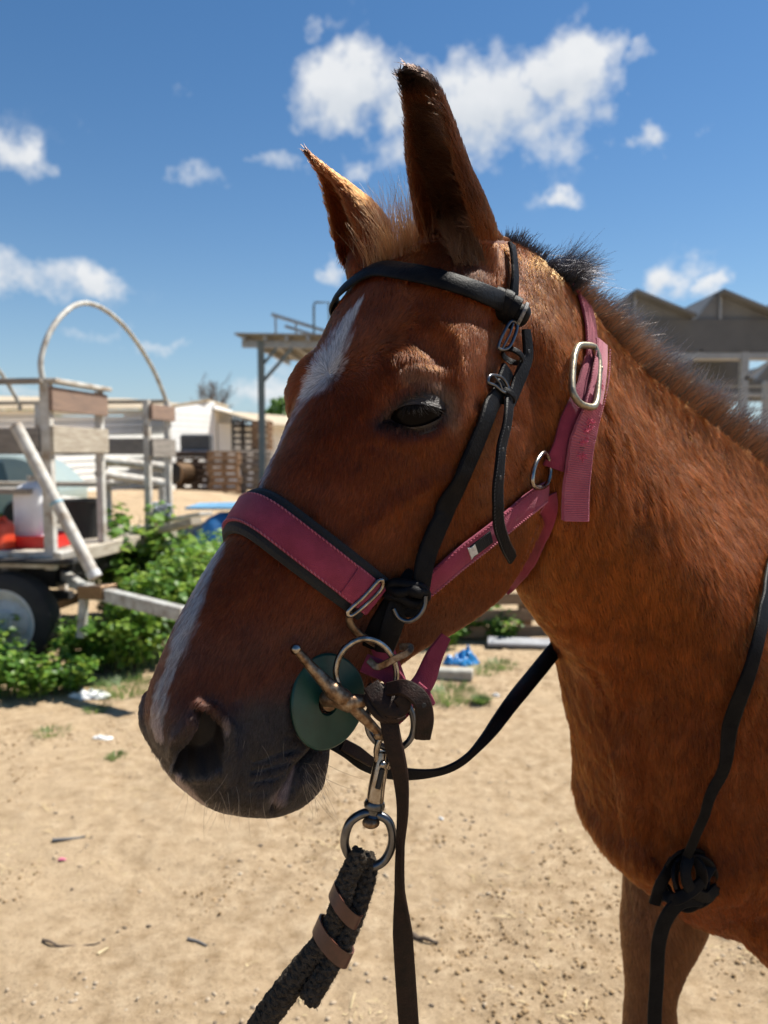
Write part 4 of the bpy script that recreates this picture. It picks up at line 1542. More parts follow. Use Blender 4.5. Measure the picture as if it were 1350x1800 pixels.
ck = [(872, 655), (850, 722), (822, 792), (792, 860), (762, 922), (738, 975), (722, 1020)]
o, Pk, Nk = strap_obj('cheekpiece', M_LEA, bridle, ck, .0205, 70, .006, .004, bulge=.2, lift=[.006, 0, 0, 0, .001, .004, .012])
ck2 = [(905, 585), (908, 620), (900, 655), (884, 690), (868, 722)]
o, _, _ = strap_obj('billet_loop', M_LEA, bridle, ck2, [.012, .015, .0165, .0165, .0155], 40, .014, .0035, bulge=.2)
punch(o, [(hit(906, 622)[0] + hit(906, 622)[1] * .0185, hit(906, 622)[1])], .0018)
# loose strap end hanging with its punch holes
lt = [(874, 690), (864, 740), (850, 790), (842, 845), (843, 900), (854, 942), (872, 972)]
o, Pl, Nl2 = strap_obj('loose_end', M_LEA, bridle, lt, [.0155, .0155, .015, .014, .0135, .013, .0125], 70, .014, .0036, bulge=.1, lift=[0, .002, .004, .008, .010, .009, .006])
punch(o, [(Pl[proj(Pl, x, y)] + Nl2[proj(Pl, x, y)] * .0038, Nl2[proj(Pl, x, y)]) for x, y in ((878, 706), (868, 750), (857, 790), (851, 836))], .0019)
stitches(o, Pl, Nl2, .0135, M_LEAE, -1, .0032, .0036, r=.0004); stitches(o, Pl, Nl2, .0135, M_LEAE, 1, .0032, .0036, r=.0004)
# buckles of the cheekpiece
for pxs, cpt in (([(897, 566), (909, 569), (905, 590), (893, 612), (876, 612), (882, 592)], (893, 590)), ([(862, 660), (882, 664), (893, 682), (886, 690), (870, 678), (858, 672)], (877, 674))):
    bo, bp2, bn2 = framed(pxs, cpt, .019, .0017, n=36, mat=M_DKST, parent=bridle)
    wire([bp2[2], (bp2[2] + bp2[20]) / 2 + bn2 * .002, bp2[20]], .0011).build('buckle_tongue', M_DKST, bo, True)
# keepers
for x, y in ((886, 630), (868, 700)):
    h = hit(x, y); t_ = unit(Pk[3] - Pk[0]); 
    V_, F_ = ring_around(h[0] + h[1] * .012, t_, .0108, .0035, .0016, squash=.8)
    MB().add(V_, F_).build('keeper', M_LEA, bridle, True)
# lower end of the cheekpiece, folded round the bit
DB = (hit(660, 1120)[0] - CAM) @ AXF
low = [(730, 1000, DB + .0), (712, 1040, DB - .022), (695, 1080, DB - .028), (684, 1115, DB - .026), (674, 1142, DB - .018)]
free_strap('cheekpiece_end', M_LEA, bridle, low, [.019, .023, .0225, .0215, .020], .004, nrm=(.35, -1, .05), bulge=.2)
free_strap('cheekpiece_fold', M_LEA, bridle, [(708, 1035, DB - .012), (680, 1080, DB - .016), (658, 1118, DB - .012), (652, 1135, DB - .006)], [.019, .021, .021, .018], .004, nrm=(-.1, -1, .1), bulge=.2)
for cpts, r_ in (([(676, 1040, DB - .026), (690, 1026, DB - .034), (716, 1028, DB - .036), (742, 1034, DB - .03), (748, 1050, DB - .024), (728, 1062, DB - .03), (700, 1050, DB - .036), (680, 1046, DB - .03)], .0052),
                 ([(705, 1030, DB - .03), (728, 1040, DB - .038), (744, 1042, DB - .03)], .0060), ([(682, 1034, DB - .03), (700, 1042, DB - .040), (722, 1036, DB - .036)], .0050)):
    q = spline(np.array(cpts, float), 30)
    MB().tube([at(*p) for p in q], r_, 10).build('leather_knot', M_LEA, bridle, True)
q = spline(np.array([(692, 1070), (700, 1085), (716, 1092), (734, 1084), (746, 1066), (748, 1048)], float), 30)
MB().tube([at(x, y, DB - .036) for x, y in q], .0022, 10).build('bit_hook', M_DKST, bridle, True)
free_strap('inner_loop', M_LEA, bridle, [(700, 1055, DB - .02), (722, 1068, DB - .024), (742, 1062, DB - .02)], [.016, .02, .012], .004, nrm=(.3, -1, .2), bulge=.3)

# bit: loose ring, full cheek bar, guard
DG = (hit(560, 1235)[0] - CAM) @ AXF - .012
gc = at(575, 1234, DG)
hg = hit(545, 1225)
gax = unit(hg[1] * .75 + unit(CAM - gc) * .55)
V_, F_ = [], []
b = MB()
go, gi, gt = .0385, .0095, .0062
prof = [(gi, -gt / 2), (go - .0015, -gt / 2), (go, -gt / 4), (go, gt / 4), (go - .0015, gt / 2), (gi + .001, gt / 2), (gi, gt / 4), (gi, -gt / 2)]
ref = unit(np.cross(gax, [0, 0, 1.0])); up_ = np.cross(ref, gax)
n = 64
for (r_, h_) in prof:
    for j in range(n):
        a = 2 * math.pi * j / n
        warp = .0035 * math.cos(2 * a + .6) * (r_ / go) ** 2 + (vnoise(np.array([[math.cos(a) * 2, math.sin(a) * 2, r_ * 60]]), 1, 3)[0] - .5) * .0012
        V_.append(gc + (ref * math.cos(a) * .98 + up_ * math.sin(a) * 1.17) * r_ + gax * (h_ + warp))
for i in range(len(prof) - 1):
    for j in range(n):
        j2 = (j + 1) % n
        F_.append((i * n + j, i * n + j2, (i + 1) * n + j2, (i + 1) * n + j))
b.add(V_, F_); b.build('bit_guard', M_GREEN, bridle, True)
MB().tube([gc + gax * .006, gc - gax * .02, gc - gax * .035], .0075, 12).build('mouthpiece', M_RUST, bridle, True)
bar = [(520, 1141, DG - .034), (545, 1170, DG - .030), (585, 1212, DG - .026), (612, 1234, DG - .022), (640, 1262, DG - .018), (668, 1290, DG - .012)]
q = spline(np.array(bar, float), 40)
rfb = np.interp(np.linspace(0, 1, 40), [0, .04, .3, .42, .46, .52, .58, .62, .9, 1], [.0034, .0038, .0056, .0070, .0086, .0082, .0086, .0066, .0046, .0038])
chk = MB().tube([at(*p) for p in q], .005, 14, rf=rfb).build('cheek_bar', M_RUST, bridle, True)
Vs, Fs = blob(at(520, 1141, DG - .034), .0050, n=10); mesh_obj('ball_end', Vs, Fs, M_STEEL, chk)
Vs, Fs = blob(at(666, 1291, DG - .012), .0052, n=10); mesh_obj('ball_end', Vs, Fs, M_RUST, chk)
MB().tube([at(572, 1228, DG - .010), at(590, 1228, DG - .020), at(612, 1236, DG - .022), at(640, 1232, DG - .018)], .0068, 12, rf=[.0075, .0078, .0088, .006]).build('joint', M_RUST, chk, True)
q = spline(np.array([(598, 1218), (590, 1180), (602, 1145), (632, 1124), (664, 1128), (688, 1152), (697, 1186), (688, 1220), (665, 1240)], float), 60)
MB().tube([at(x, y, DG - .016 + .012 * max(0, (x - 640)) / 60) for x, y in q], .0029, 12, caps=True).build('bit_ring', M_STEEL, bridle, True)
q = spline(np.array([(690, 1228), (716, 1238), (727, 1268), (722, 1298), (700, 1316), (672, 1312), (650, 1290), (646, 1258), (660, 1235)], float), 50, True)
MB().tube([at(x, y, DG - .004) for x, y in q], .0030, 12, True).build('lower_ring', M_DKST, bridle, True)
free_strap('bar_loop', M_RUST, bridle, [(648, 1160, DG + .0), (664, 1172, DG - .004), (690, 1160, DG - .008), (716, 1147, DG - .008), (721, 1137, DG - .004), (704, 1137, DG + .004)], .0065, .0016, n=50, nrm=(.1, -1, .2))
# red-brown straps wrapped at the joint
free_strap('chin_cord', M_ROSE, bridle, [(640, 1165, DG + .01), (690, 1190, DG + .004), (710, 1235, DG + .004), (690, 1262, DG + .006)], .018, .003, nrm=(0, -1, .2))
rein_l = free_strap('rein_billet', M_BRO, bridle, [(652, 1205, DG - .020), (672, 1232, DG - .028), (700, 1244, DG - .03), (712, 1222, DG - .030), (705, 1212, DG - .02)], [.016, .018, .020, .016, .012], .0034, nrm=(.1, -1, .5), bulge=.2)
o, Pb, Nb_ = free_strap('rein_end', M_BRO, bridle, [(682, 1212, DG - .024), (712, 1210, DG - .036), (738, 1230, DG - .040), (746, 1262, DG - .038), (742, 1297, DG - .034)], [.012, .0150, .0165, .0165, .0145], .0036, nrm=(.2, -1, .55), bulge=.2)
punch(o, [(Pb[proj(Pb, 738, 1240)] + Nb_[proj(Pb, 738, 1240)] * .0039, Nb_[proj(Pb, 738, 1240)])], .002)
b = MB()
for k in range(3):
    q = spline(np.array([(655 + k * 8, 1205, DG - .014), (648 + k * 9, 1232, DG - .026), (672 + k * 8, 1262, DG - .030), (698 + k * 5, 1258, DG - .022)], float), 24)
    b.tube([at(*p) for p in q], .0042, 8)
b.build('rein_knot', M_BRO, bridle, True)
# near rein hangs down to the bottom of the picture and on
free_strap('near_rein', M_BRO, bridle, [(680, 1245, DG - .018), (690, 1300, DG - .022), (704, 1360, DG - .02), (709, 1420, DG - .018), (706, 1480, DG - .015), (704, 1550, DG - .012), (708, 1640, DG - .01), (714, 1740, DG - .005), (722, 1840, DG), (735, 1960, DG + .02)],
           [.017, .0165, .0135, .0105, .011, .0185, .0190, .019, .019, .019], .0032, n=120, nrm=(.15, -1, 0), twist=[0, .25, .8, 1.15, .9, .2, 0, .1, .2, .2], bulge=.15)
# far rein: from the far side of the bit under the chin, back behind the neck
o, Pf, Nf_ = free_strap('far_rein', M_LEA, bridle, [(575, 1300, .76), (610, 1318, .77), (650, 1344, .79), (700, 1359, .81), (760, 1358, .84), (808, 1340, .87), (852, 1298, .92), (900, 1235, .99), (945, 1180, 1.08), (1010, 1100, 1.20), (1090, 1010, 1.34)],
           [.014, .018, .014, .009, .010, .017, .021, .023, .023, .023, .023], .0034, n=120, nrm=(0, -.8, .6), twist=[0, .2, .5, .9, .9, .3, 0, -.1, -.1, -.1, -.1], bulge=.15)
b = MB(); i0, i1 = proj(Pf, 618, 1322), proj(Pf, 648, 1340)
free_strap('rein_buckle_strap', M_BRO, bridle, [(600, 1308, .765), (625, 1322, .77), (652, 1340, .78)], [.012, .013, .010], .004, nrm=(0, -.8, .6))
# reins knotted on the neck: down from the withers, knot, loose end
rr = [(1364, 935), (1338, 1020), (1318, 1110), (1296, 1200), (1272, 1290), (1248, 1370), (1228, 1440), (1214, 1500)]
o, Pr, Nr = strap_obj('knotted_rein', M_LEA, bridle, rr, [.018, .018, .017, .017, .018, .014, .011, .011], 90, .010, .0036, bulge=.2, lift=[0, 0, .004, .008, .010, .014, .02, .02])
DK = (hit(1205, 1545)[0] - CAM) @ AXF - .02
loops = []
for k, (r_, z_, a0, ph, cx_, cy_) in enumerate(((47, 0, .3, 0, 1214, 1542), (40, -.010, 1.4, .6, 1220, 1546), (34, -.018, 2.6, 1.1, 1208, 1540), (44, -.006, 4.0, 1.7, 1206, 1550))):
    loops.append([(cx_ + r_ * math.cos(a0 + t) * (1 - .25 * math.sin(ph)), cy_ + r_ * math.sin(a0 + t) * 1.02, z_ - .010 * math.sin(t * 2 + ph)) for t in np.linspace(0, 5.2, 12)])
loops.append([(1214, 1498, -.016), (1204, 1530, -.028), (1212, 1560, -.030), (1238, 1576, -.022), (1258, 1562, -.010)])
loops.append([(1186, 1512, -.004), (1164, 1548, -.010), (1150, 1588, -.004)])
loops.append([(1250, 1520, -.014), (1226, 1556, -.028), (1190, 1580, -.028), (1168, 1574, -.012)])
for k, lp in enumerate(loops):
    free_strap('knot_loop', M_LEA, bridle, [(x, y, DK + z) for x, y, z in lp], .0145, .0034, n=50, nrm=(.1, -1, .35), twist=[1.2, .7, 1.1, .9, 1.3] if k < 4 else [.4, -.2, .3, .1], bulge=.2)
free_strap('hanging_rein_end', M_LEA, bridle, [(1232, 1580, DK - .022), (1195, 1586, DK - .026), (1170, 1615, DK - .024), (1157, 1660, DK - .022), (1154, 1720, DK - .02), (1150, 1790, DK - .02), (1150, 1900, DK - .02)],
           [.016, .018, .018, .0175, .0175, .0175, .0175], .0036, n=80, nrm=(0, -1, .2), bulge=.15)

# ------------------------------------------------------------------ lead rope
lead = empty('lead_rope', at(560, 1700, DG - .02))
tag(lead, 'black braided lead rope with steel snap hook clipped below the bit', 'lead rope')
DL = DG - .008
M_ROPE = simple('black_rope', (.028, .023, .018), (.075, .062, .048), scale=220, rough=.95, bump=.9, bscale=900, dist=.0012, spec=.08)
sn = MB()
sn.tube([at(x, y, DL) for x, y in ((673, 1322), (668, 1350), (662, 1385), (659, 1412))], .006, 16, rf=[.0052, .0072, .0078, .0080])
sn.build('snap_body', M_STEEL, lead, True)
q = spline(np.array([(666, 1345), (662, 1322), (668, 1300), (682, 1290), (694, 1300), (690, 1325), (680, 1350)], float), 30)
MB().tube([at(x, y, DL - .002) for x, y in q], .0030, 10).build('snap_hook', M_STEEL, lead, True)
MB().tube([at(672, 1352, DL - .008), at(664, 1386, DL - .009)], .0026, 10).build('snap_slide', M_HOLE, lead, True)
Vs, Fs = blob(at(673, 1344, DL - .008), .0035, n=8); mesh_obj('thumb_knob', Vs, Fs, M_STEEL, lead)
a_ = unit(at(650, 1460, DL) - at(662, 1385, DL))
MB().lathe(at(659, 1410, DL), a_, [(0, -.002), (.0088, -.001), (.0100, .002), (.0095, .005), (.0060, .007), (.0055, .011), (.0068, .013), (0, .015)], 24).build('swivel', M_DKST, lead, True)
q = spline(np.array([(655, 1430), (682, 1443), (690, 1478), (676, 1512), (650, 1524), (622, 1514), (606, 1484), (614, 1448), (636, 1431)], float), 60, True)
MB().tube([at(x, y, DL) for x, y in q], .0042, 14, True).build('rope_ring', M_DKST, lead, True)
Vs, Fs = blob(at(652, 1446, DL - .001), .0068, (1.2, 1, .8), n=10); mesh_obj('swivel_head', Vs, Fs, M_RUST, lead)


def braid(name, ctrl, rad, parent, turns_per_m=34, n=150, strands=4, mat=M_ROPE):
    q = spline(np.array(ctrl, float), n)
    C = np.array([at(*p) for p in q])
    Tt = unit(np.gradient(C, axis=0))
    L = np.concatenate([[0], np.cumsum(np.linalg.norm(np.diff(C, axis=0), axis=1))])
    R_ = np.interp(np.linspace(0, 1, n), np.linspace(0, 1, len(rad)), rad)
    e = np.array([1.0, 0, 0]); E1 = []
    for t in Tt:
        e = unit(e - t * (e @ t)); E1.append(e)
    E1 = np.array(E1); E2 = np.cross(Tt, E1)
    b = MB()
    for hand in (1, -1):
        for k in range(strands):
            pts = []
            for i in range(n):
                a = hand * 2 * math.pi * turns_per_m * L[i] + 2 * math.pi * k / strands
                w_ = 1 + .10 * math.sin(strands * 2 * math.pi * turns_per_m * L[i] * 2 + (0 if hand == 1 else math.pi) + k * math.pi)
                rr_ = R_[i] * .74 * w_
                pts.append(C[i] + (E1[i] * math.cos(a) + E2[i] * math.sin(a)) * rr_)
            b.tube(pts, .002, 7, rf=R_ * .36)
    b.tube(C, .003, 10, rf=R_ * .72)
    o = b.build(name, mat, parent, True)
    # fuzz
    rng = np.random.default_rng(len(ctrl))
    m = 2600; i = rng.integers(0, n, m); a = rng.random(m) * 6.283
    dr = E1[i] * np.cos(a)[:, None] + E2[i] * np.sin(a)[:, None]
    P0 = C[i] + dr * (R_[i] * 1.02)[:, None] + Tt[i] * (rng.random(m) * .003)[:, None]
    tuft('rope_fuzz', P0, unit(dr + Tt[i] * rng.normal(size=(m, 1)) * 1.2), .0012 + .0022 * rng.random(m), np.tile([[.05, .043, .036]], (m, 1)), k=3, wid=.00014, curl=.4, seed=4, parent_=o)
    return o


_t = tuft
def tuft(name, roots, dirs, lens, col, k=7, wid=.00022, curl=.12, grav=.05, mat=None, seed=3, kind=None, parent_=None):
    global horse
    keep = horse
    if parent_ is not None: horse = parent_
    o = _t(name, roots, dirs, lens, col, k, wid, curl, grav, mat, seed, 'stuff' if parent_ is not None else kind)
    horse = keep
    return o


braid('rope', [(636, 1498, DL - .006), (613, 1540, DL - .010), (597, 1595, DL - .012), (574, 1648, DL - .012), (534, 1700, DL - .010), (500, 1745, DL - .008), (461, 1800, DL - .004), (428, 1870, DL + .004), (390, 1960, DL + .01)], [.0084, .0088, .0090, .0102, .0112, .0114, .0114, .0114, .0114], lead, n=260)
braid('rope_turned_back', [(642, 1502, DL + .004), (646, 1532, DL + .002), (633, 1578, DL - .004), (617, 1622, DL - .008), (596, 1668, DL - .014), (570, 1710, DL - .018), (543, 1757, DL - .020)], [.0078, .0086, .0090, .0092, .0090, .0094, .0090], lead, n=170)
for (x, y, x2, y2) in ((603, 1588, 24, 12), (584, 1652, 30, 16)):
    cc = at(x + (5 if x > 590 else 2), y + 2, DL - .011)
    axk = unit(at(x - 28, y + 62, DL) - at(x, y, DL))
    sd_ = unit(np.cross(axk, AXF)); dpt = np.cross(axk, sd_)
    V_, F_ = [], []
    n = 40
    hw = .0075 if x == 584 else .0065
    for i in range(n):
        a = 2 * math.pi * i / n
        for (dr, da) in ((0, -1), (.0016, -1), (.0016, 1), (0, 1)):
            V_.append(cc + sd_ * math.cos(a) * ((.0196 if x == 584 else .0164) + dr) + dpt * math.sin(a) * (.0150 + dr) + axk * (da * hw + math.cos(a) * .008))
    for i in range(n):
        i2 = (i + 1) % n
        for j in range(4):
            j2 = (j + 1) % 4
            F_.append((i * 4 + j, i2 * 4 + j, i2 * 4 + j2, i * 4 + j2))
    MB().add(V_, F_).build('leather_keeper', M_KEEP, lead, True)

# ================================================================== GROUND
M = Mat('sandy_soil')
n1 = M.noise(.9, 6, .6); n2 = M.noise(14, 8, .68); n3 = M.noise(90, 5, .7); n4 = M.noise(340, 3, .6)
c = M.ramp(n2, [(.28, (.25, .168, .092)), (.42, (.37, .265, .158)), (.58, (.48, .358, .228)), (.8, (.58, .46, .31))])
c = M.mix(M.math('MULTIPLY', M.ramp(n1, [(.48, (0, 0, 0)), (.60, (1, 1, 1))]), .55), c, (.50, .375, .24))
c = M.mix(M.math('MULTIPLY', M.ramp(n3, [(.32, (1, 1, 1)), (.45, (0, 0, 0))]), .6), c, (.13, .088, .05))
c = M.mix(M.math('MULTIPLY', M.ramp(n4, [(.66, (0, 0, 0)), (.74, (1, 1, 1))]), .5), c, (.52, .43, .30))
M.set(Base_Color=c, Roughness=.95)
M.b.inputs['Specular IOR Level'].default_value = .15
bn_ = M.bump(n2, .6, .03)
bn_ = M.bump(n3, .9, .012, bn_)
M.bump(n4, .8, .004, bn_)
M_SOIL = M.m


def gz(x, y):
    """gentle relief of the yard"""
    P = np.stack([np.ravel(x), np.ravel(y), np.zeros(np.size(x))], -1)
    near = np.clip((14 - P[:, 1]) / 4, 0, 1)
    return ((vnoise(P, 1.1, 91, 2) - .5) * .035 + (vnoise(P, 6, 92, 3) - .5) * .034 + (vnoise(P, 26, 93, 2) - .5) * .016) * near


xs = np.concatenate([np.array([-900, -300, -120, -60, -30, -15, -9]), np.arange(-6, 6.01, .035), np.array([9, 15, 30, 60, 120, 300, 900])])
ys = np.concatenate([np.array([-300, -60, -20, -8, -3]), np.arange(-1, 7.01, .035), np.arange(7.2, 14, .2), np.array([15, 18, 22, 28, 36, 50, 80, 140, 300, 900, 2500])])
gx, gy = np.meshgrid(xs, ys)
zz = gz(gx, gy).reshape(gx.shape)
zz *= np.clip((6 - np.abs(gx)) / 1, 0, 1)
GV = np.stack([gx.ravel(), gy.ravel(), zz.ravel()], -1)
nx, ny = len(xs), len(ys)
ii = (np.arange(ny - 1)[:, None] * nx + np.arange(nx - 1)[None]).ravel()
GF = np.stack([ii, ii + 1, ii + nx + 1, ii + nx], -1)
gm = bpy.data.meshes.new('ground')
gm.vertices.add(len(GV)); gm.vertices.foreach_set('co', GV.astype(np.float32).ravel())
gm.loops.add(GF.size); gm.loops.foreach_set('vertex_index', GF.astype(np.int32).ravel())
gm.polygons.add(len(GF)); gm.polygons.foreach_set('loop_start', (np.arange(len(GF)) * 4).astype(np.int32))
gm.update(calc_edges=True); gm.validate()
gm.polygons.foreach_set('use_smooth', [True] * len(gm.polygons))
gm.materials.append(M_SOIL)
go_ = bpy.data.objects.new('ground', gm); COL.objects.link(go_); go_['kind'] = 'structure'


def soup(name, V, F, mat, kind=None, parent=None, smooth=False):
    """numpy arrays of equal-sized faces to one mesh"""
    m_ = bpy.data.meshes.new(name)
    V = np.asarray(V, np.float32); F = np.asarray(F, np.int32)
    m_.vertices.add(len(V)); m_.vertices.foreach_set('co', V.ravel())
    m_.loops.add(F.size); m_.loops.foreach_set('vertex_index', F.ravel())
    m_.polygons.add(len(F)); m_.polygons.foreach_set('loop_start', (np.arange(len(F)) * F.shape[1]).astype(np.int32))
    m_.update(calc_edges=True)
    if smooth: m_.polygons.foreach_set('use_smooth', [True] * len(F))
    m_.materials.append(mat)
    o = bpy.data.objects.new(name, m_); COL.objects.link(o)
    if parent is not None: rel(parent, o)
    if kind: o['kind'] = kind
    return o


def scatter_xy(n, ymin=0.9, ymax=7.5, power=1.35):
    """points on the ground, denser near the viewer, spread well past both sides of the view"""
    m = int(n * 3.2)
    y = ymin + (ymax - ymin) * RNG.random(m) ** power
    x = (RNG.random(m) - .5) * 2 * (.62 * y + .9)
    off = RNG.random() * 50
    k = vnoise(np.stack([x + off, y, np.zeros(m)], -1), 2.6, 95, 3)
    keep = np.argsort(-(np.clip((k - .32) * 2.6, .02, 1) ** 1.6 * RNG.random(m) ** .6))[:n]
    return x[keep], y[keep]


OCT = np.array([[1, 0, 0], [-1, 0, 0], [0, 1, 0], [0, -1, 0], [0, 0, 1], [0, 0, -1]], float)
OCTF = np.array([[0, 2, 4], [2, 1, 4], [1, 3, 4], [3, 0, 4], [2, 0, 5], [1, 2, 5], [3, 1, 5], [0, 3, 5]])
ICO = None


def pebbles(name, n, smin, smax, mat, flat=.6, elong=1.0, power=1.6, sub=True):
    x, y = scatter_xy(n, power=power)
    z = gz(x, y)
    bmi = bmesh.new(); bmesh.ops.create_icosphere(bmi, subdivisions=1, radius=1)
    B = np.array([v.co[:] for v in bmi.verts]); Fb = np.array([[v.index for v in f.verts] for f in bmi.faces]); bmi.free()
    s = smin + (smax - smin) * RNG.random(n) ** 3.2
    V = B[None] * (1 + (RNG.random((n, len(B), 1)) - .5) * .55)
    sc_ = np.stack([s * elong * (.7 + .6 * RNG.random(n)), s * (.6 + .5 * RNG.random(n)), s * flat * (.6 + .6 * RNG.random(n))], -1)
    V = V * sc_[:, None]
    a = RNG.random(n) * 6.283; ca_, sa_ = np.cos(a)[:, None], np.sin(a)[:, None]
    V = np.stack([V[..., 0] * ca_ - V[..., 1] * sa_, V[..., 0] * sa_ + V[..., 1] * ca_, V[..., 2]], -1)
    V += np.stack([x, y, z + s * .15], -1)[:, None]
    F = Fb[None] + (np.arange(n) * len(B))[:, None, None]
    return soup(name, V.reshape(-1, 3), F.reshape(-1, 3), mat, 'stuff', smooth=True)


pebbles('gravel', 6200, .0018, .0105, simple('pale_pebble', (.48, .39, .28), (.33, .25, .165), scale=3, rough=.8, bump=.3, c3=(.55, .49, .40)))
pebbles('dark_chips', 1000, .002, .011, simple('dark_chip', (.10, .075, .055), (.18, .13, .085), scale=3, rough=.9, bump=.4), flat=.4)
pebbles('soil_crumbs', 30000, .0015, .009, simple('soil_crumb', (.38, .26, .135), (.20, .13, .065), scale=6, rough=1, bump=.5), flat=.8)
# straw
n = 3400
x, y = scatter_xy(n); z = gz(x, y) + .004
a = RNG.random(n) * 6.283; ln_ = .008 + .05 * RNG.random(n) ** 2.6; wd_ = .0008 + .0012 * RNG.random(n)
tl = (RNG.random(n) - .3) * .35
d_ = np.stack([np.cos(a), np.sin(a), tl], -1); pq = np.stack([-np.sin(a), np.cos(a), np.zeros(n)], -1)
c_ = np.stack([x, y, z + np.abs(tl) * ln_ / 2], -1)
bow = np.stack([np.zeros(n), np.zeros(n), ln_ * .08], -1)
V = np.stack([c_ - d_ * ln_[:, None] / 2 - pq * wd_[:, None], c_ - d_ * ln_[:, None] / 2 + pq * wd_[:, None], c_ + bow + pq * wd_[:, None], c_ + bow - pq * wd_[:, None],
              c_ + d_ * ln_[:, None] / 2 + pq * wd_[:, None] * .7, c_ + d_ * ln_[:, None] / 2 - pq * wd_[:, None] * .7], 1)
F = np.array([[0, 3, 2, 1], [3, 5, 4, 2]])[None] + (np.arange(n) * 6)[:, None, None]
soup('straw', V.reshape(-1, 3), F.reshape(-1, 4), simple('straw_stalk', (.62, .50, .28), (.42, .31, .15), scale=2, rough=.7, bump=0), 'stuff')

# small litter that one can point at
M_PAPER = simple('white_plastic_film', (.82, .82, .80), (.68, .68, .66), scale=20, rough=.5, bump=.3)


def crumple(name, px_, py_, sx, sy, h, mat, label, cat, seed, group=None, lift=0.0):
    g = on_ground(px_, py_)
    n = 34
    u = np.linspace(-1, 1, n); U, W_ = np.meshgrid(u, u)
    P = np.stack([U.ravel(), W_.ravel(), np.zeros(n * n)], -1)
    a = np.arctan2(P[:, 1], P[:, 0]); r = np.hypot(P[:, 0], P[:, 1])
    edge = .62 + .45 * vnoise(np.stack([np.cos(a) * 1.6, np.sin(a) * 1.6, np.zeros(len(a))], -1), 1, seed, 3)
    k = np.clip(edge / np.maximum(np.abs(P[:, :2]).max(1) / np.maximum(r, 1e-6) * 1.0, 1e-6), 0, 5)
    sq = np.maximum(np.abs(P[:, 0]), np.abs(P[:, 1]))
    P2 = np.stack([np.cos(a) * sq * edge, np.sin(a) * sq * edge, np.zeros(len(a))], -1)
    hh = (np.abs(vnoise(P2, 3.0, seed + 1, 3) - .5) * 2.2 + .2) * (1 - sq ** 3)
    P2[:, :2] += (np.stack([vnoise(P2, 4, seed + 2, 2), vnoise(P2, 4, seed + 3, 2)], -1) - .5) * .35
    X = g[0] + P2[:, 0] * sx; Y = g[1] + P2[:, 1] * sy
    Z = gz(X, Y) + .004 + hh * h + lift
    V = np.stack([X, Y, Z], -1)
    i = (np.arange(n - 1)[:, None] * n + np.arange(n - 1)[None]).ravel()
    F = np.stack([i, i + 1, i + n + 1, i + n], -1)
    o = soup(name, V, F, mat)
    sm_ = o.modifiers.new('s', 'SOLIDIFY'); sm_.thickness = .0015
    return tag(o, label, cat, group)


crumple('plastic_bag', 158, 1221, .16, .075, .045, M_PAPER, 'crumpled white plastic bag on the sand below the wagon wheel', 'plastic bag', 31)
crumple('paper_scrap', 182, 1297, .070, .045, .022, M_PAPER, 'small flat white scrap on the sand left of the muzzle', 'litter', 37)
M_BLUEP = Mat('blue_plastic_film'); M_BLUEP.set(Base_Color=(.035, .26, .60), Roughness=.3); M_BLUEP.b.inputs['Transmission Weight'].default_value = .25
crumple('blue_plastic_bag', 812, 1166, .15, .10, .13, M_BLUEP.m, 'crumpled bright blue plastic bag on the ground behind the chin', 'plastic bag', 43)
crumple('plastic_scrap', 872, 1224, .028, .02, .02, M_PAPER, 'tiny white scrap beside a grass tuft under the throat', 'litter', 47)
crumple('pink_scrap', 109, 1519, .018, .012, .010, simple('pink_film', (.75, .22, .35), (.6, .15, .25)), 'tiny pink scrap on the sand at lower left', 'litter', 53)
crumple('pebble_white', 776, 1437, .013, .011, .012, M_PAPER, 'small white pebble on the sand right of the hanging rein', 'stone', 59)
M_TWIG = simple('dark_twig', (.06, .045, .035), (.14, .10, .07), scale=30, rough=.9, bump=.6)


def twig(name, pxs, r, mat, label, cat):
    g = [on_ground(x, y) for x, y in pxs]
    q = spline(np.array([[p[0], p[1], gz(p[0], p[1])[0] + r * .9] for p in g]), 24)
    q[:, 2] += (vnoise(q, 30, 3, 1) - .5) * r * 2
    return tag(MB().tube(q, r, 7, rf=np.linspace(r, r * .5, 24)).build(name, mat, None, True), label, cat)


twig('twig', [(75, 1655), (110, 1664), (160, 1660), (176, 1655)], .0045, M_TWIG, 'thin curved dark twig on the sand at lower left', 'twig')
twig('rubber_strip', [(92, 1487), (122, 1483), (150, 1477)], .007, simple('grey_rubber', (.10, .11, .12), (.16, .16, .16)), 'short grey rubber strip on the sand above the pink scrap', 'litter')
twig('stick', [(330, 1655), (348, 1660), (364, 1667)], .005, simple('grey_stick', (.10, .10, .10), (.2, .19, .18)), 'short grey stick on the sand left of the lead rope', 'twig')
twig('bark_strip', [(722, 1640), (745, 1650), (770, 1655)], .009, M_TWIG, 'dark strip of bark on the sand just right of the hanging rein', 'litter')
twig('wood_chip', [(172, 1676), (190, 1668)], .006, simple('fresh_wood', (.62, .50, .30), (.5, .38, .2)), 'pale wood chip touching the curved twig', 'wood chip')

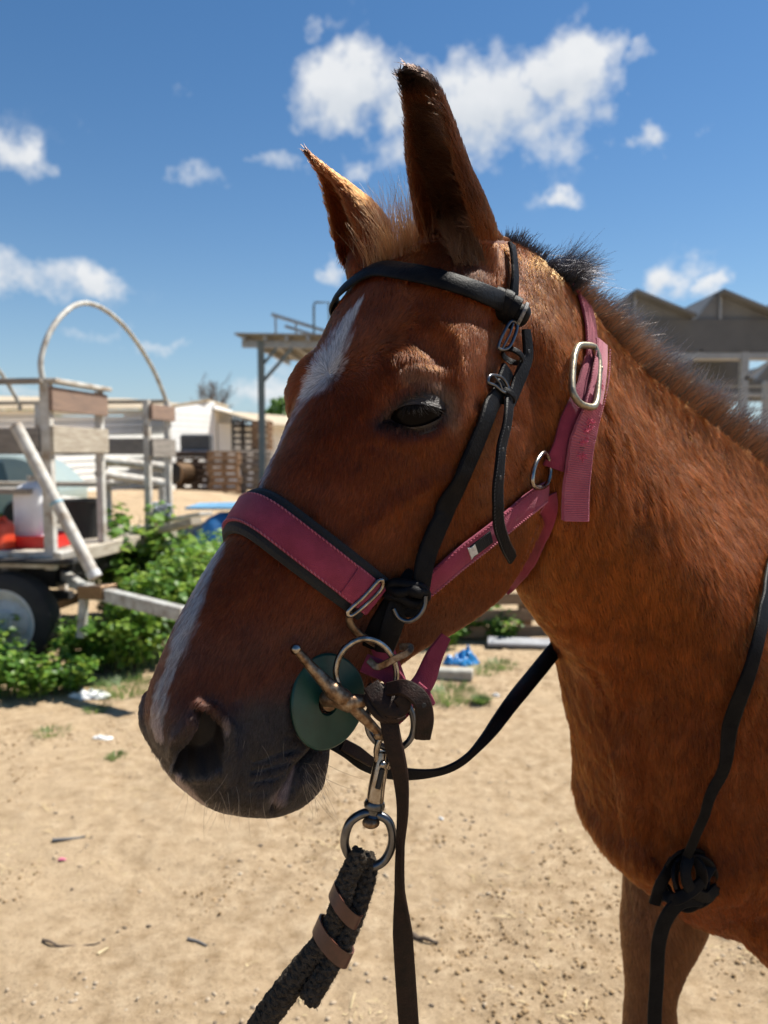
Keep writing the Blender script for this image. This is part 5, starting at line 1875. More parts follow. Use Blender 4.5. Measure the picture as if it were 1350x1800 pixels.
# ================================================================== WEEDS
def leaf_mat(name, c1, c2, c3):
    m = bpy.data.materials.new(name); m.use_nodes = True
    nt = m.node_tree; b = nt.nodes['Principled BSDF']; out = nt.nodes['Material Output']
    a = nt.nodes.new('ShaderNodeAttribute'); a.attribute_name = 'tint'
    r = nt.nodes.new('ShaderNodeValToRGB'); e = r.color_ramp.elements
    e.new(.5)
    for i, (p, c) in enumerate(((.0, c1), (.5, c2), (1, c3))): e[i].position = p; e[i].color = (*c, 1)
    nt.links.new(a.outputs['Fac'], r.inputs[0]); nt.links.new(r.outputs[0], b.inputs['Base Color'])
    b.inputs['Roughness'].default_value = .45
    t = nt.nodes.new('ShaderNodeBsdfTranslucent')
    hs = nt.nodes.new('ShaderNodeHueSaturation'); hs.inputs['Value'].default_value = 1.5; hs.inputs['Hue'].default_value = .485
    nt.links.new(r.outputs[0], hs.inputs['Color']); nt.links.new(hs.outputs[0], t.inputs['Color'])
    mx = nt.nodes.new('ShaderNodeMixShader'); mx.inputs[0].default_value = .4
    nt.links.new(b.outputs[0], mx.inputs[1]); nt.links.new(t.outputs[0], mx.inputs[2]); nt.links.new(mx.outputs[0], out.inputs['Surface'])
    return m


M_LEAF = leaf_mat('weed_leaf', (.045, .115, .016), (.11, .24, .030), (.27, .38, .06))
M_GRASS = leaf_mat('grass_blade', (.05, .11, .025), (.10, .19, .04), (.22, .26, .09))
M_STEM = simple('green_stem', (.09, .16, .05), (.06, .11, .035), bump=0)


def leaf_cloud(C, Nrm, size, seed=0):
    """cupped roundish leaves, 8 vertices each"""
    n = len(C)
    r = np.random.default_rng(seed)
    Nrm = unit(Nrm)
    t = r.normal(size=(n, 3)); t = unit(t - Nrm * (t * Nrm).sum(1)[:, None]); s = np.cross(Nrm, t)
    shape = [(-.5, 0, 0), (-.22, .38, .10), (.15, .46, .12), (.5, .20, .02), (.58, 0, -.05), (.5, -.20, .02), (.15, -.46, .12), (-.22, -.38, .10)]
    V = np.stack([C + (t * a + s * b_ + Nrm * c_) * size[:, None] for a, b_, c_ in shape], 1)
    F = np.array([[0, 1, 2, 4], [2, 3, 4, 4], [0, 4, 6, 7], [4, 5, 6, 6]])
    F = np.array([[0, 1, 2], [0, 2, 4], [2, 3, 4], [0, 4, 6], [4, 5, 6], [0, 6, 7]])
    F = F[None] + (np.arange(n) * 8)[:, None, None]
    return V.reshape(-1, 3), F.reshape(-1, 3), np.repeat(r.random(n), 8)


def weed_mesh(seed, rad, hgt, nleaf, lsize):
    r = np.random.default_rng(seed)
    nst = max(8, int(nleaf / 26))
    mb_ = MB(); C, Nn_ = [], []
    for k in range(nst):
        a = r.random() * 6.283; rr_ = rad * math.sqrt(r.random()) * .75
        bx, by = math.cos(a) * rr_ * .5, math.sin(a) * rr_ * .5
        tx, ty = math.cos(a) * rr_ * 1.25, math.sin(a) * rr_ * 1.25
        h_ = hgt * (1 - .45 * (rr_ / rad) ** 2) * r.uniform(.6, 1.12)
        p = spline(np.array([[bx, by, 0], [(bx + tx) / 2 + r.normal() * .02, (by + ty) / 2 + r.normal() * .02, h_ * .55], [tx, ty, h_]]), 14)
        mb_.tube(p, .004, 5, rf=np.linspace(.005, .0015, 14))
        for q in range(26):
            i = r.uniform(.15, 1) ** .8 * 13; j = int(min(i, 12)); f_ = i - j
            c = p[j] * (1 - f_) + p[j + 1] * f_
            aa = r.random() * 6.283; out_ = np.array([math.cos(aa), math.sin(aa), r.uniform(-.1, .5)])
            C.append(c + out_ * r.uniform(.02, .075)); Nn_.append(out_ * .45 + np.array([0, 0, 1.0]) + r.normal(size=3) * .25)
    C = np.array(C); Nn_ = np.array(Nn_)
    V, F, t = leaf_cloud(C, Nn_, lsize * r.uniform(.5, 1.3, len(C)), seed)
    m_ = bpy.data.meshes.new('foliage')
    m_.vertices.add(len(V)); m_.vertices.foreach_set('co', V.astype(np.float32).ravel())
    m_.loops.add(F.size); m_.loops.foreach_set('vertex_index', F.astype(np.int32).ravel())
    m_.polygons.add(len(F)); m_.polygons.foreach_set('loop_start', (np.arange(len(F)) * 3).astype(np.int32))
    m_.update(calc_edges=True)
    at_ = m_.attributes.new('tint', 'FLOAT', 'POINT'); at_.data.foreach_set('value', t.astype(np.float32))
    m_.materials.append(M_LEAF)
    ms = bpy.data.meshes.new('stems'); ms.from_pydata([tuple(v) for v in mb_.v], [], mb_.f); ms.materials.append(M_STEM)
    return m_, ms


WM = [weed_mesh(100 + k, .28, .46, 620, .052) for k in range(3)] + [weed_mesh(110, .22, .30, 420, .045), weed_mesh(111, .34, .75, 1000, .060)]


def weed(px_, py_, kind_, scale, label, group='green weeds growing round the wagon', rz=None, name='leafy_weed'):
    g = on_ground(px_, py_)
    o = empty(name, (g[0], g[1], gz(g[0], g[1])[0] - .01), random.uniform(0, 6.28) if rz is None else rz)
    scale *= 1.12
    o.scale = (scale, scale, scale * random.uniform(.9, 1.1))
    tag(o, label, 'weed', group)
    for nm, m_ in (('foliage', WM[kind_][0]), ('stems', WM[kind_][1])):
        q = bpy.data.objects.new(nm, m_); COL.objects.link(q); q.parent = o
        q['kind'] = 'stuff'
    return o


W_L = [
    (6, 1222, 0, .72, 'leafy green weed at the left edge in front of the wagon wheel'),
    (64, 1224, 1, .62, 'leafy green weed just below the hub of the wagon wheel'),
    (118, 1212, 3, .9, 'low weed between the wheel and the white plastic bag'),
    (-50, 1200, 2, 1.0, 'leafy green weed outermost left of the wagon wheel'),
    (150, 1178, 0, .85, 'bright weed under the jack of the drawbar'),
    (188, 1176, 1, .95, 'rounded weed in front of the drawbar, right of the jack'),
    (228, 1180, 2, .85, 'dark weed between the drawbar and the horse\'s nose'),
    (268, 1168, 4, .9, 'tall weed behind the drawbar close to the blaze'),
    (315, 1150, 4, 1.0, 'tall weed half hidden by the horse\'s nose'),
    (250, 1105, 4, 1.3, 'tall bright weed just beyond the drawbar'),
    (300, 1080, 4, .9, 'tall bright weed below the blue tarpaulin'),
    (345, 1075, 4, 1.0, 'tall bright weed behind the nose, below the noseband'),
    (215, 1090, 4, .8, 'weed in the shade under the open end of the wagon'),
    (385, 1060, 4, 1.0, 'tall weed hidden mostly behind the horse\'s face'),
    (285, 1010, 3, .75, 'weed beyond the wagon\'s far corner post'),
    (345, 1000, 3, 1.2, 'weed at the foot of the blue tarpaulin stack'),
    (210, 962, 3, 1.2, 'weed seen over the wagon deck behind the middle post'),
    (120, 955, 3, 1.2, 'weed seen over the wagon deck right of the white jug'),
]
for (x, y, k, s_, lb) in W_L: weed(x, y, k, s_, lb)
for (x, y, k, s_, lb) in [(800, 1122, 3, .95, 'low weed left of the grey board under the jaw'), (845, 1112, 0, .8, 'leafy weed in front of the pallet under the jaw'), (880, 1126, 3, .7, 'small yellowish weed beside the grey board'), (770, 1140, 3, .8, 'small weed partly hidden by the chin straps')]:
    weed(x, y, k, s_, lb, 'weeds under the horse\'s jaw')


def grass_tuft(px_, py_, n, h, spread, label, cat='grass tuft', group='grass tufts on the bare sand'):
    g = on_ground(px_, py_)
    a = RNG.random(n) * 6.283; rr_ = spread * np.sqrt(RNG.random(n))
    B = np.stack([g[0] + np.cos(a) * rr_, g[1] + np.sin(a) * rr_, np.zeros(n)], -1); B[:, 2] = gz(B[:, 0], B[:, 1])
    d_ = unit(np.stack([np.cos(a) * .6, np.sin(a) * .6, np.ones(n)], -1) + RNG.normal(size=(n, 3)) * .3)
    s_ = np.stack([-np.sin(a), np.cos(a), np.zeros(n)], -1) * .0022
    L_ = (h * (.4 + .8 * RNG.random(n)))[:, None]
    tip_ = B + d_ * L_ + np.array([0, 0, -1]) * L_ * .2
    mid = B + d_ * L_ * .55
    V = np.stack([B - s_, B + s_, mid + s_, mid - s_, tip_ + s_ * .1, tip_ - s_ * .1], 1)
    F = np.array([[0, 1, 2, 3], [3, 2, 4, 5]])[None] + (np.arange(n) * 6)[:, None, None]
    o = soup('grass_tuft', V.reshape(-1, 3), F.reshape(-1, 4), M_GRASS)
    at_ = o.data.attributes.new('tint', 'FLOAT', 'POINT'); at_.data.foreach_set('value', np.repeat(RNG.random(n), 6).astype(np.float32))
    return tag(o, label, cat, group)


for (x, y, n, h, sp, lb) in [(92, 1290, 110, .05, .10, 'sparse grass tuft on the sand below the white plastic bag'), (204, 1335, 120, .035, .05, 'tiny grass tuft right below the white scrap'), (222, 1210, 420, .10, .22, 'grass patch beside the dark weed next to the nose'),
                             (845, 1240, 300, .07, .05, 'bright grass tuft beside the tiny white scrap'), (790, 1225, 500, .08, .20, 'grass patch in front of the concrete block'), (880, 1168, 260, .06, .12, 'thin grass patch in front of the grey board'),
                             (170, 1245, 120, .05, .08, 'thin grass right of the white plastic bag'), (850, 1180, 160, .05, .12, 'thin grass to the right of the blue bag')]:
    grass_tuft(x, y, n, h, sp, lb)
# far ground cover behind the wagon
n = 9000
yy = 9 + 9 * RNG.random(n); xx = -1.0 * yy * .5 + (RNG.random(n) - .5) * 4.6
keep = vnoise(np.stack([xx, yy, np.zeros(n)], -1), .45, 8, 2) > .47
xx, yy = xx[keep], yy[keep]
V, F, t = leaf_cloud(np.stack([xx, yy, .05 + .28 * RNG.random(len(xx))], -1), RNG.normal(size=(len(xx), 3)) * .5 + [0, 0, 1], .09 + .05 * RNG.random(len(xx)), 4)
o = soup('ground_cover', V, F, M_LEAF, 'stuff'); at_ = o.data.attributes.new('tint', 'FLOAT', 'POINT'); at_.data.foreach_set('value', t.astype(np.float32))

# ================================================================== WAGON
M_WPAINT = simple('chalky_white_paint', (.62, .61, .57), (.42, .39, .34), scale=9, rough=.7, bump=.3, bscale=80, c3=(.25, .18, .12))
M_GREYWOOD = simple('weathered_wood', (.30, .27, .235), (.17, .15, .13), scale=6, rough=.9, bump=.6, bscale=50, dist=.006, stretch=(1, 1, 6))
M_REDWOOD = simple('red_brown_board', (.27, .18, .13), (.19, .13, .10), scale=6, rough=.8, bump=.4, stretch=(1, 1, 5))
M_PALEWOOD = simple('pale_weathered_wood', (.46, .41, .33), (.30, .25, .19), scale=7, rough=.85, bump=.5, stretch=(1, 1, 5))
M_TYRE = simple('tyre_rubber', (.016, .016, .017), (.03, .028, .026), rough=.8, bump=.4)
M_RIM = simple('dull_silver_rim', (.62, .64, .66), (.46, .46, .44), scale=12, rough=.6, metal=.0, bump=.1)
M_PIPE = simple('grey_white_pipe', (.52, .53, .49), (.34, .33, .30), scale=14, rough=.55, bump=.2, c3=(.20, .16, .12))
ZD = .85
W0 = on_ground(90, 972, ZD); W1 = on_ground(298, 926, ZD)
wy = W1 - W0; WID = np.linalg.norm(wy); wy /= WID
wx = np.array([wy[1], -wy[0], 0.0]) * 1.0      # towards the drawbar (right)
WLEN = 4.2


def Wp(a, b, z):
    """a metres back (left) from the front end, b metres in from the near side"""
    return W0 - wx * a + wy * b + np.array([0, 0, z - ZD])


wagon = empty('wagon', (*(W0 - wx * 1.5)[:2], 0), math.atan2(wx[1], wx[0]))
tag(wagon, 'old white and grey wooden wagon with hoops standing in the weeds', 'wagon')


def wb(name, a, b, w, h, mat, bev=.004, up=(0, 0, 1), label=None, parent=None):
    o = MB().beam(a, b, w, h, up, bev).build(name, mat, parent or wagon)
    if label: o['label'] = label
    return o


# floor planks, lengthwise
for k in range(12):
    b_ = .09 + k * (WID - .14) / 11
    wb('deck_plank', Wp(-.02 + random.uniform(-.02, .02), b_, ZD - .015 + random.uniform(-.004, .004)), Wp(WLEN, b_, ZD - .015), .155, .03, random.choice([M_GREYWOOD, M_PALEWOOD]))
wb('side_beam', Wp(-.03, .0, ZD - .05), Wp(WLEN, .0, ZD - .05), .05, .12, M_WPAINT)
wb('side_beam', Wp(-.03, WID, ZD - .05), Wp(WLEN, WID, ZD - .05), .05, .12, M_WPAINT)
wb('end_beam', Wp(-.04, .05, ZD - .055), Wp(-.04, WID + .03, ZD - .055), .05, .10, M_PALEWOOD)
for a_ in (.4, 1.2, 2.0, 2.8, 3.6): wb('cross_member', Wp(a_, .05, ZD - .11), Wp(a_, WID - .05, ZD - .11), .06, .10, M_GREYWOOD)
ZT = 2.06
posts = [(0, 0, .0), (0, WID * .36, 0), (0, WID * .78, 0), (0, WID, 0), (1.35, 0, 0), (2.7, 0, 0), (4.1, 0, 0), (1.35, WID, 0), (2.7, WID, 0), (4.1, WID, 0)]
for (a_, b_, _) in posts:
    wb('post', Wp(a_, b_, ZD - .12 if (a_, b_) == (0, 0) else ZD - .0), Wp(a_, b_, ZT), .075 if b_ == 0 and a_ == 0 else .055, .06, M_WPAINT, up=tuple(wy))
# upper and lower side boards
wb('side_board', Wp(.04, -.035, 1.66), Wp(4.15, -.035, 1.66), .03, .17, M_GREYWOOD, label='grey lower board of the near side')
wb('side_board', Wp(.04, WID + .035, 1.64), Wp(4.15, WID + .035, 1.64), .03, .16, M_GREYWOOD)
wb('top_rail', Wp(.0, -.02, ZT + .015), Wp(4.15, -.02, ZT + .015), .10, .035, M_GREYWOOD)
wb('top_rail', Wp(.0, WID + .02, ZT + .015), Wp(4.15, WID + .02, ZT + .015), .10, .035, M_PALEWOOD)
wb('end_board', Wp(-.05, -.03, 1.95), Wp(-.05, WID * .37, 1.95), .03, .17, M_REDWOOD, label='red-brown upper end board')
wb('end_rail', Wp(-.04, -.03, ZT + .02), Wp(-.04, WID * .38, ZT + .02), .11, .03, M_WPAINT)
wb('end_board', Wp(-.05, -.03, 1.665), Wp(-.05, WID * .37, 1.665), .03, .19, M_PALEWOOD)
wb('end_board', Wp(-.05, WID * .77, 1.95), Wp(-.05, WID + .04, 1.95), .03, .14, M_REDWOOD, label='red-brown upper end board')
wb('end_board', Wp(-.05, WID * .77, 1.62), Wp(-.05, WID + .04, 1.62), .03, .17, M_GREYWOOD)
wb('bench_plank', Wp(.30, .35, 1.28), Wp(3.9, .35, 1.28), .28, .04, M_GREYWOOD)
wb('bench_plank', Wp(.30, WID - .35, 1.28), Wp(3.9, WID - .35, 1.28), .28, .04, M_PALEWOOD)
for a_ in (.45, 1.9, 3.4):
    for b_ in (.35, WID - .35): wb('bench_leg', Wp(a_, b_, ZD), Wp(a_, b_, 1.26), .05, .05, M_WPAINT, up=tuple(wx))
# hoops over the wagon
for a_ in (.0, 1.55, 3.1):
    q = [Wp(a_, -.01, ZT - .05), Wp(a_ + .02, -.02, ZT + .16), Wp(a_ + .0, .12, ZT + .42), Wp(a_ - .02, .42, ZT + .63), Wp(a_ - .02, .80, ZT + .67), Wp(a_, 1.30, ZT + .56), Wp(a_, 1.75, ZT + .30), Wp(a_, WID - .02, ZT + .02), Wp(a_, WID, ZT - .06)]
    MB().tube(spline(np.array(q), 60), .020, 12).build('hoop', M_PIPE, wagon, True)
# running gear
for a_, lab in ((.30, None), (3.2, None)):
    for b_ in (-.04, WID - .10):
        c = Wp(a_, b_, .36)
        w_ = MB()
        w_.lathe(c, -wy, [(.16, -.10), (.30, -.10), (.345, -.07), (.36, -.02), (.36, .02), (.345, .07), (.30, .10), (.24, .10), (.235, .06)], 40)
        ty = w_.build('tyre', M_TYRE, wagon, True)
        rm_ = MB().lathe(c, -wy, [(.24, .095), (.225, .10), (.215, .07), (.16, .05), (.12, .075), (.09, .075), (.085, .10), (.055, .105), (0, .108)], 36).build('rim', M_RIM, ty, True)
    wb('axle', Wp(a_, .05, .36), Wp(a_, WID - .1, .36), .07, .07, M_RUST)
    for b_ in (.25, WID - .3): wb('spring_block', Wp(a_ - .3, b_, .50), Wp(a_ + .3, b_, .50), .07, .06, M_TYRE); wb('chassis_rail', Wp(.0, b_, .66), Wp(4.0, b_, .66), .07, .12, M_TYRE)
    for b_ in (.25, WID - .3): wb('hanger', Wp(a_, b_, .36), Wp(a_, b_, .62), .05, .09, M_TYRE)
wb('underbody_shade', Wp(.10, WID * .5, .64), Wp(4.0, WID * .5, .64), WID * .8, .16, M_TYRE)  # black block added to stand in for the shade under the deck
for b_ in (-.06,): wb('mudguard_shade', Wp(-.22, b_ + .06, .80), Wp(.85, b_ + .06, .80), .28, .03, M_TYRE)  # black wheel-arch box, added to deepen the shade below the deck
# drawbar and jack
dk0 = Wp(.15, .35, .66)
q1 = at(150, 1036, 5.35); q2 = at(190, 1038, 5.2); q3 = at(325, 1080, 4.75)
for nm, A, B_, w_ in (('drawbar', dk0, q1, .06),):
    wb(nm, A, B_, w_, .07, M_PIPE)
wb('drawbar', q1, q3, .075, .085, M_PIPE)
g_ = q1.copy(); jk = at(143, 1120, 5.35)
wb('jack', q1 + [0, 0, .05], jk, .055, .055, M_PIPE, up=(1, 0, 0)); wb('hitch_block', at(150, 1040, 5.33), at(192, 1040, 5.2), .13, .09, M_RUST)
# planks sticking out at the front
wb('loose_plank', Wp(.05, WID - .25, ZD + .06), at(362, 903, 6.75), .14, .035, M_WPAINT)
wb('loose_plank', Wp(.05, WID - .55, ZD - .03), at(345, 916, 6.4), .10, .06, M_PALEWOOD)
wb('step', at(100, 977, 5.35), at(134, 970, 5.45), .12, .045, M_WPAINT)
# leaning pole with collar
pl0, pl1 = at(28, 748, 5.25), at(166, 1012, 5.18)
po = MB().tube([pl0, pl1], .042, 16).build('pole', M_WPAINT, None, True)
tag(po, 'thick white pipe leaning diagonally against the corner of the wagon', 'pipe')
MB().tube([pl1 - (pl1 - pl0) * .03, pl1 + (pl1 - pl0) * .012], .047, 16).build('end_cap', M_RIM, po, True)
cpt = pl0 + (pl1 - pl0) * .52
MB().tube([cpt - (pl1 - pl0) * .008, cpt + (pl1 - pl0) * .008], .046, 16).build('blue_tape', simple('pale_blue_tape', (.25, .42, .5), (.2, .35, .42)), po, True)


def container(name, c, sx, sy, sz, mats, label, cat, cap=True):
    """moulded jug: rounded body, shoulder, neck, grip"""
    o = empty(name, c, math.atan2(wx[1], wx[0])); tag(o, label, cat)
    n = 32; V, F = [], []
    rows = [(.0, .90), (.03, 1), (.70, 1), (.80, .95), (.88, .78), (.93, .50), (.96, .26), (1.0, .25)]
    for (h_, k) in rows:
        for j in range(n):
            a = 2 * math.pi * j / n
            cx_ = abs(math.cos(a)) ** .45 * math.copysign(1, math.cos(a)); sx_ = abs(math.sin(a)) ** .45 * math.copysign(1, math.sin(a))
            V.append(np.array([c[0], c[1], c[2]]) + wx * cx_ * sx / 2 * k + wy * sx_ * sy / 2 * k + np.array([0, 0, h_ * sz]))
    for i in range(len(rows) - 1):
        for j in range(n):
            j2 = (j + 1) % n; F.append((i * n + j, i * n + j2, (i + 1) * n + j2, (i + 1) * n + j))
    F.append(tuple(range(n))[::-1])
    mesh_obj('jug_body', V, F, mats[0], o)
    MB().lathe(np.array(c) + [0, 0, sz], (0, 0, 1), [(sx * .16, -.01), (sx * .16, .03), (0, .032)], 20).build('cap', mats[1], o, True)
    p = np.array(c)
    MB().tube(spline(np.array([p + wx * sx * .18 + [0, 0, sz * .9], p + wx * sx * .34 + [0, 0, sz * 1.0], p + wx * sx * .42 + [0, 0, sz * .88], p + wx * sx * .44 + [0, 0, sz * .78]]), 14), .012, 8).build('handle', mats[0], o, True)
    return o


M_JUG = simple('milky_plastic', (.80, .80, .82), (.70, .70, .72), rough=.35, bump=0)
M_RED = simple('red_plastic', (.62, .018, .012), (.5, .015, .01), rough=.35, bump=0)
M_ORG = simple('orange_plastic', (.68, .07, .02), (.5, .05, .02), rough=.4, bump=0)
cj = at(60, 938, 5.95); cj[2] = ZD
container('water_jug', cj + [0, 0, .075], .24, .22, .44, (M_JUG, M_WPAINT), 'milky white plastic jug in a red tray on the wagon deck', 'jug')
tb = MB()
tr = empty('red_tray', cj, 0); tag(tr, 'shallow red plastic tray under the white jug', 'tray')
tb.box((cj[0] + .02, cj[1], ZD + .012), (.44, .34, .02)).box((cj[0] + .02, cj[1] - .17, ZD + .05), (.46, .015, .09)).box((cj[0] + .02, cj[1] + .17, ZD + .05), (.46, .015, .09)).box((cj[0] + .24, cj[1], ZD + .05), (.015, .33, .09)).box((cj[0] - .20, cj[1], ZD + .05), (.015, .33, .09))
tb.build('tray_shell', M_RED, tr)
co = at(-12, 945, 5.7); co[2] = ZD + .005
container('orange_canister', co, .26, .22, .24, (M_ORG, M_RED), 'orange plastic canister at the left edge of the wagon deck', 'canister')
ct = at(148, 944, 6.6); ct[2] = ZD + .002
bk_ = MB().lathe(ct, (0, 0, 1), [(0, 0), (.15, 0), (.185, .30), (.195, .31), (.195, .325), (.175, .325), (.142, .02), (0, .02)], 32).build('black_tub', M_TYRE, None, True)
tag(bk_, 'black rubber tub standing on the wagon deck', 'tub')
MB().tube([ct + [-.19, 0, .29], ct + [-.22, 0, .33], ct + [-.19, 0, .36]], .008, 8).build('handle', M_TYRE, bk_, True)
# rope bundle tied to the far corner
rb = MB(); rc = at(282, 902, 7.2)
for k in range(9):
    q = [rc + np.array([random.uniform(-.13, .13), random.uniform(-.1, .1), random.uniform(-.12, .10)]) for _ in range(5)]
    rb.tube(spline(np.array(q), 24, True), .011, 6, True)
rb.tube(spline(np.array([rc + [-.05, -.1, -.05], rc + [-.14, -.15, -.25], rc + [-.16, -.2, -.45], rc + [-.08, -.2, -.62]]), 24), .014, 7)
ro = rb.build('rope_bundle', simple('blue_grey_rope', (.16, .20, .32), (.42, .42, .42), scale=60, rough=.9, bump=.6), None, True)
tag(ro, 'tangled blue and grey rope tied at the wagon\'s far corner', 'rope')
for (x0, y0, x1, y1, d0, d1, r_, lb) in ((172, 832, 296, 850, 9.5, 10.5, .055, 'long white pipe lying beyond the wagon, upper one'), (100, 878, 158, 885, 8.2, 8.6, .05, 'short white pipe lying beyond the wagon, lower one'), (170, 808, 300, 822, 15, 16, .09, 'cream coloured pipe lying farther off behind the wagon')):
    p_ = MB().tube([at(x0, y0, d0), at(x1, y1, d1)], r_, 14)
    p_.tube([at(x0, y0, d0), at(x0 + (x1 - x0) * .03, y0 + (y1 - y0) * .03, d0 + (d1 - d0) * .03)], r_ * 1.12, 14)
    for f_ in (.1, .9):
        c = at(x0, y0, d0) * (1 - f_) + at(x1, y1, d1) * f_
        p_.beam((c[0], c[1], 0), (c[0], c[1], c[2] - r_), .08, .08, up=(0, 1, 0))
    tag(p_.build('white_pipe', M_WPAINT, None, True), lb, 'pipe', 'pipes on low stands behind the wagon')

# ================================================================== PARKED CAR behind the wagon
M_CARP = simple('grey_green_paint', (.30, .36, .34), (.26, .32, .30), rough=.3, bump=0)
M_GLASS = Mat('car_glass'); M_GLASS.set(Base_Color=(.09, .13, .13), Roughness=.05)
cc = on_ground(-12, 925); cc = np.array([cc[0], cc[1], 0])
car = empty('parked_car', cc, 0); tag(car, 'pale grey-green car with rounded windows parked behind the wagon', 'car')
prof = [(-2.1, .35), (-2.15, .75), (-1.9, .95), (-1.15, 1.05), (-.55, 1.48), (.75, 1.55), (1.45, 1.45), (1.95, 1.0), (2.05, .75), (2.0, .35)]
q = spline(np.array([(a, 0, b) for a, b in prof]), 50)
V, F = [], []
for sy_, k in ((-.84, .97), (-.78, 1.0), (0, 1.015), (.78, 1.0), (.84, .97)):
    for p in q: V.append((cc[0] + p[0] * k - .25, cc[1] + sy_ * (1 - .16 * max(0, (p[2] - .95)) / .6), p[2] * k))
n = 50
for i in range(4):
    for j in range(n - 1): F.append((i * n + j, i * n + j + 1, (i + 1) * n + j + 1, (i + 1) * n + j))
F.append(tuple(range(n))); F.append(tuple(range(4 * n, 5 * n))[::-1])
mesh_obj('car_body', V, F, M_CARP, car, False)
for (a0, a1) in ((-.85, .02), (.10, 1.0)):
    P_ = [(a0 + (.0 if a0 > 0 else .0), 1.0), (a1, 1.0), (a1 - (.12 if a1 > .5 else 0), 1.42), (a0 + (.46 if a0 < 0 else .0), 1.42)]
    V = [(cc[0] + a - .25, cc[1] - .84 * (1 - .16 * max(0, b - .95) / .6) - .006, b * .99) for a, b in P_] + [(cc[0] + a - .25, cc[1] - .84 * (1 - .16 * max(0, b - .95) / .6) + .02, b * .99) for a, b in P_]
    mesh_obj('side_window', V, [(0, 1, 2, 3), (4, 7, 6, 5), (0, 4, 5, 1), (1, 5, 6, 2), (2, 6, 7, 3), (3, 7, 4, 0)], M_GLASS.m, car, False)
for a_ in (-1.35, 1.2):
    for s_ in (-.80, .80):
        w_ = MB().lathe((cc[0] + a_ - .25, cc[1] + s_, .31), (0, -1, 0), [(.18, -.09), (.29, -.09), (.315, 0), (.29, .09), (.20, .09), (.19, .07), (0, .07)], 28).build('car_wheel', M_TYRE, car, True)

# ================================================================== BLUE TARPAULIN STACK
M_TARP = simple('blue_tarpaulin', (.025, .14, .34), (.015, .085, .24), scale=3, rough=.4, bump=.5, bscale=8, dist=.03)
M_TARPL = simple('pale_blue_board', (.20, .42, .62), (.15, .34, .52), rough=.4, bump=.1)
tp = at(372, 905, 10.5)
tarp = empty('tarpaulin_stack', (tp[0], tp[1], 0), .1); tag(tarp, 'blue tarpaulin over a low stack of boards behind the noseband', 'tarpaulin')
n = 40; u = np.linspace(-1, 1, n); U, W_ = np.meshgrid(u, u)
top = np.clip(1 - np.maximum(np.abs(U), np.abs(W_)) ** 6, 0, 1)
P = np.stack([U.ravel() * 1.5, W_.ravel() * .8, np.zeros(n * n)], -1)
Z = .15 + .62 * top.ravel() + (vnoise(P, 2.5, 61, 3) - .5) * .28
sp_ = 1 + .12 * (1 - top.ravel()) + (vnoise(P, 3, 62, 2) - .5) * .1
V = np.stack([tp[0] + .75 + P[:, 0] * .62 * sp_, tp[1] + P[:, 1] * .8 * sp_, np.maximum(Z, .02)], -1)
i = (np.arange(n - 1)[:, None] * n + np.arange(n - 1)[None]).ravel()
soup('tarpaulin', V, np.stack([i, i + 1, i + n + 1, i + n], -1), M_TARP, parent=tarp, smooth=True)
for k in range(3):
    MB().box((tp[0] + .7, tp[1] - .3 + k * .3, .86 + .012 * k), (1.9, .26, .035), rz=.03 * k, ry=-.01 * k, bev=.004).build('board', M_TARPL, tarp)
for sx_ in (-.8, .8): MB().box((tp[0] + .7 + sx_, tp[1] - .35, .28), (.10, .10, .56)).build('leg', M_TARP, tarp)

# ================================================================== PALLET under the jaw, concrete block, grey board
M_PALLET = simple('pallet_wood', (.34, .215, .12), (.20, .12, .068), scale=5, rough=.85, bump=.4, stretch=(1, 1, 4))
M_PALLETD = simple('pallet_wood_shade_tone', (.17, .115, .08), (.10, .07, .05), scale=5, rough=.9, bump=.4)  # darker copy of the pallet wood, the stack's shade put into its colour
M_PALLETG = simple('grey_pallet_wood', (.30, .27, .235), (.19, .165, .14), scale=5, rough=.9, bump=.4)
pg = on_ground(905, 1122)
pal = empty('upright_pallet', (pg[0], pg[1], 0), 0); tag(pal, 'weathered wooden pallet standing upright in the weeds under the throat', 'pallet')
for k in range(5):
    MB().box((pg[0] + .10, pg[1], .06 + k * .14), (1.25, .022, .095), rz=.08, bev=.003).build('slat', M_PALLET, pal)
for k in range(3):
    MB().box((pg[0] - .42 + k * .52, pg[1] + .06 + k * .04, .36), (.10, .09, .72), rz=.08, bev=.004).build('bearer', M_PALLET, pal)
b1 = on_ground(786, 1192)
o = MB().box((b1[0] - .02, b1[1], .035), (.24, .09, .07), rz=-.18, bev=.01).box((b1[0] + .12, b1[1] - .02, .035), (.11, .10, .075), rz=-.2, bev=.01).build('concrete_block', simple('pale_concrete', (.42, .40, .34), (.3, .28, .24), scale=20, bump=.6), None)
tag(o, 'pale concrete block lying in the grass under the jaw', 'block')
b2 = on_ground(925, 1138)
o = MB().box((b2[0], b2[1], .04), (.62, .16, .03), rz=-.15, rx=.1, bev=.004).build('grey_board', simple('grey_board', (.33, .34, .36), (.24, .24, .25), scale=10), None)
tag(o, 'flat grey board on the ground in front of the upright pallet', 'board')
for k, (x, y, s_, lb) in enumerate(((880, 1430, .016, 'pale'), (1000, 1410, .03, ''), (60, 1560, .016, ''))):
    pass

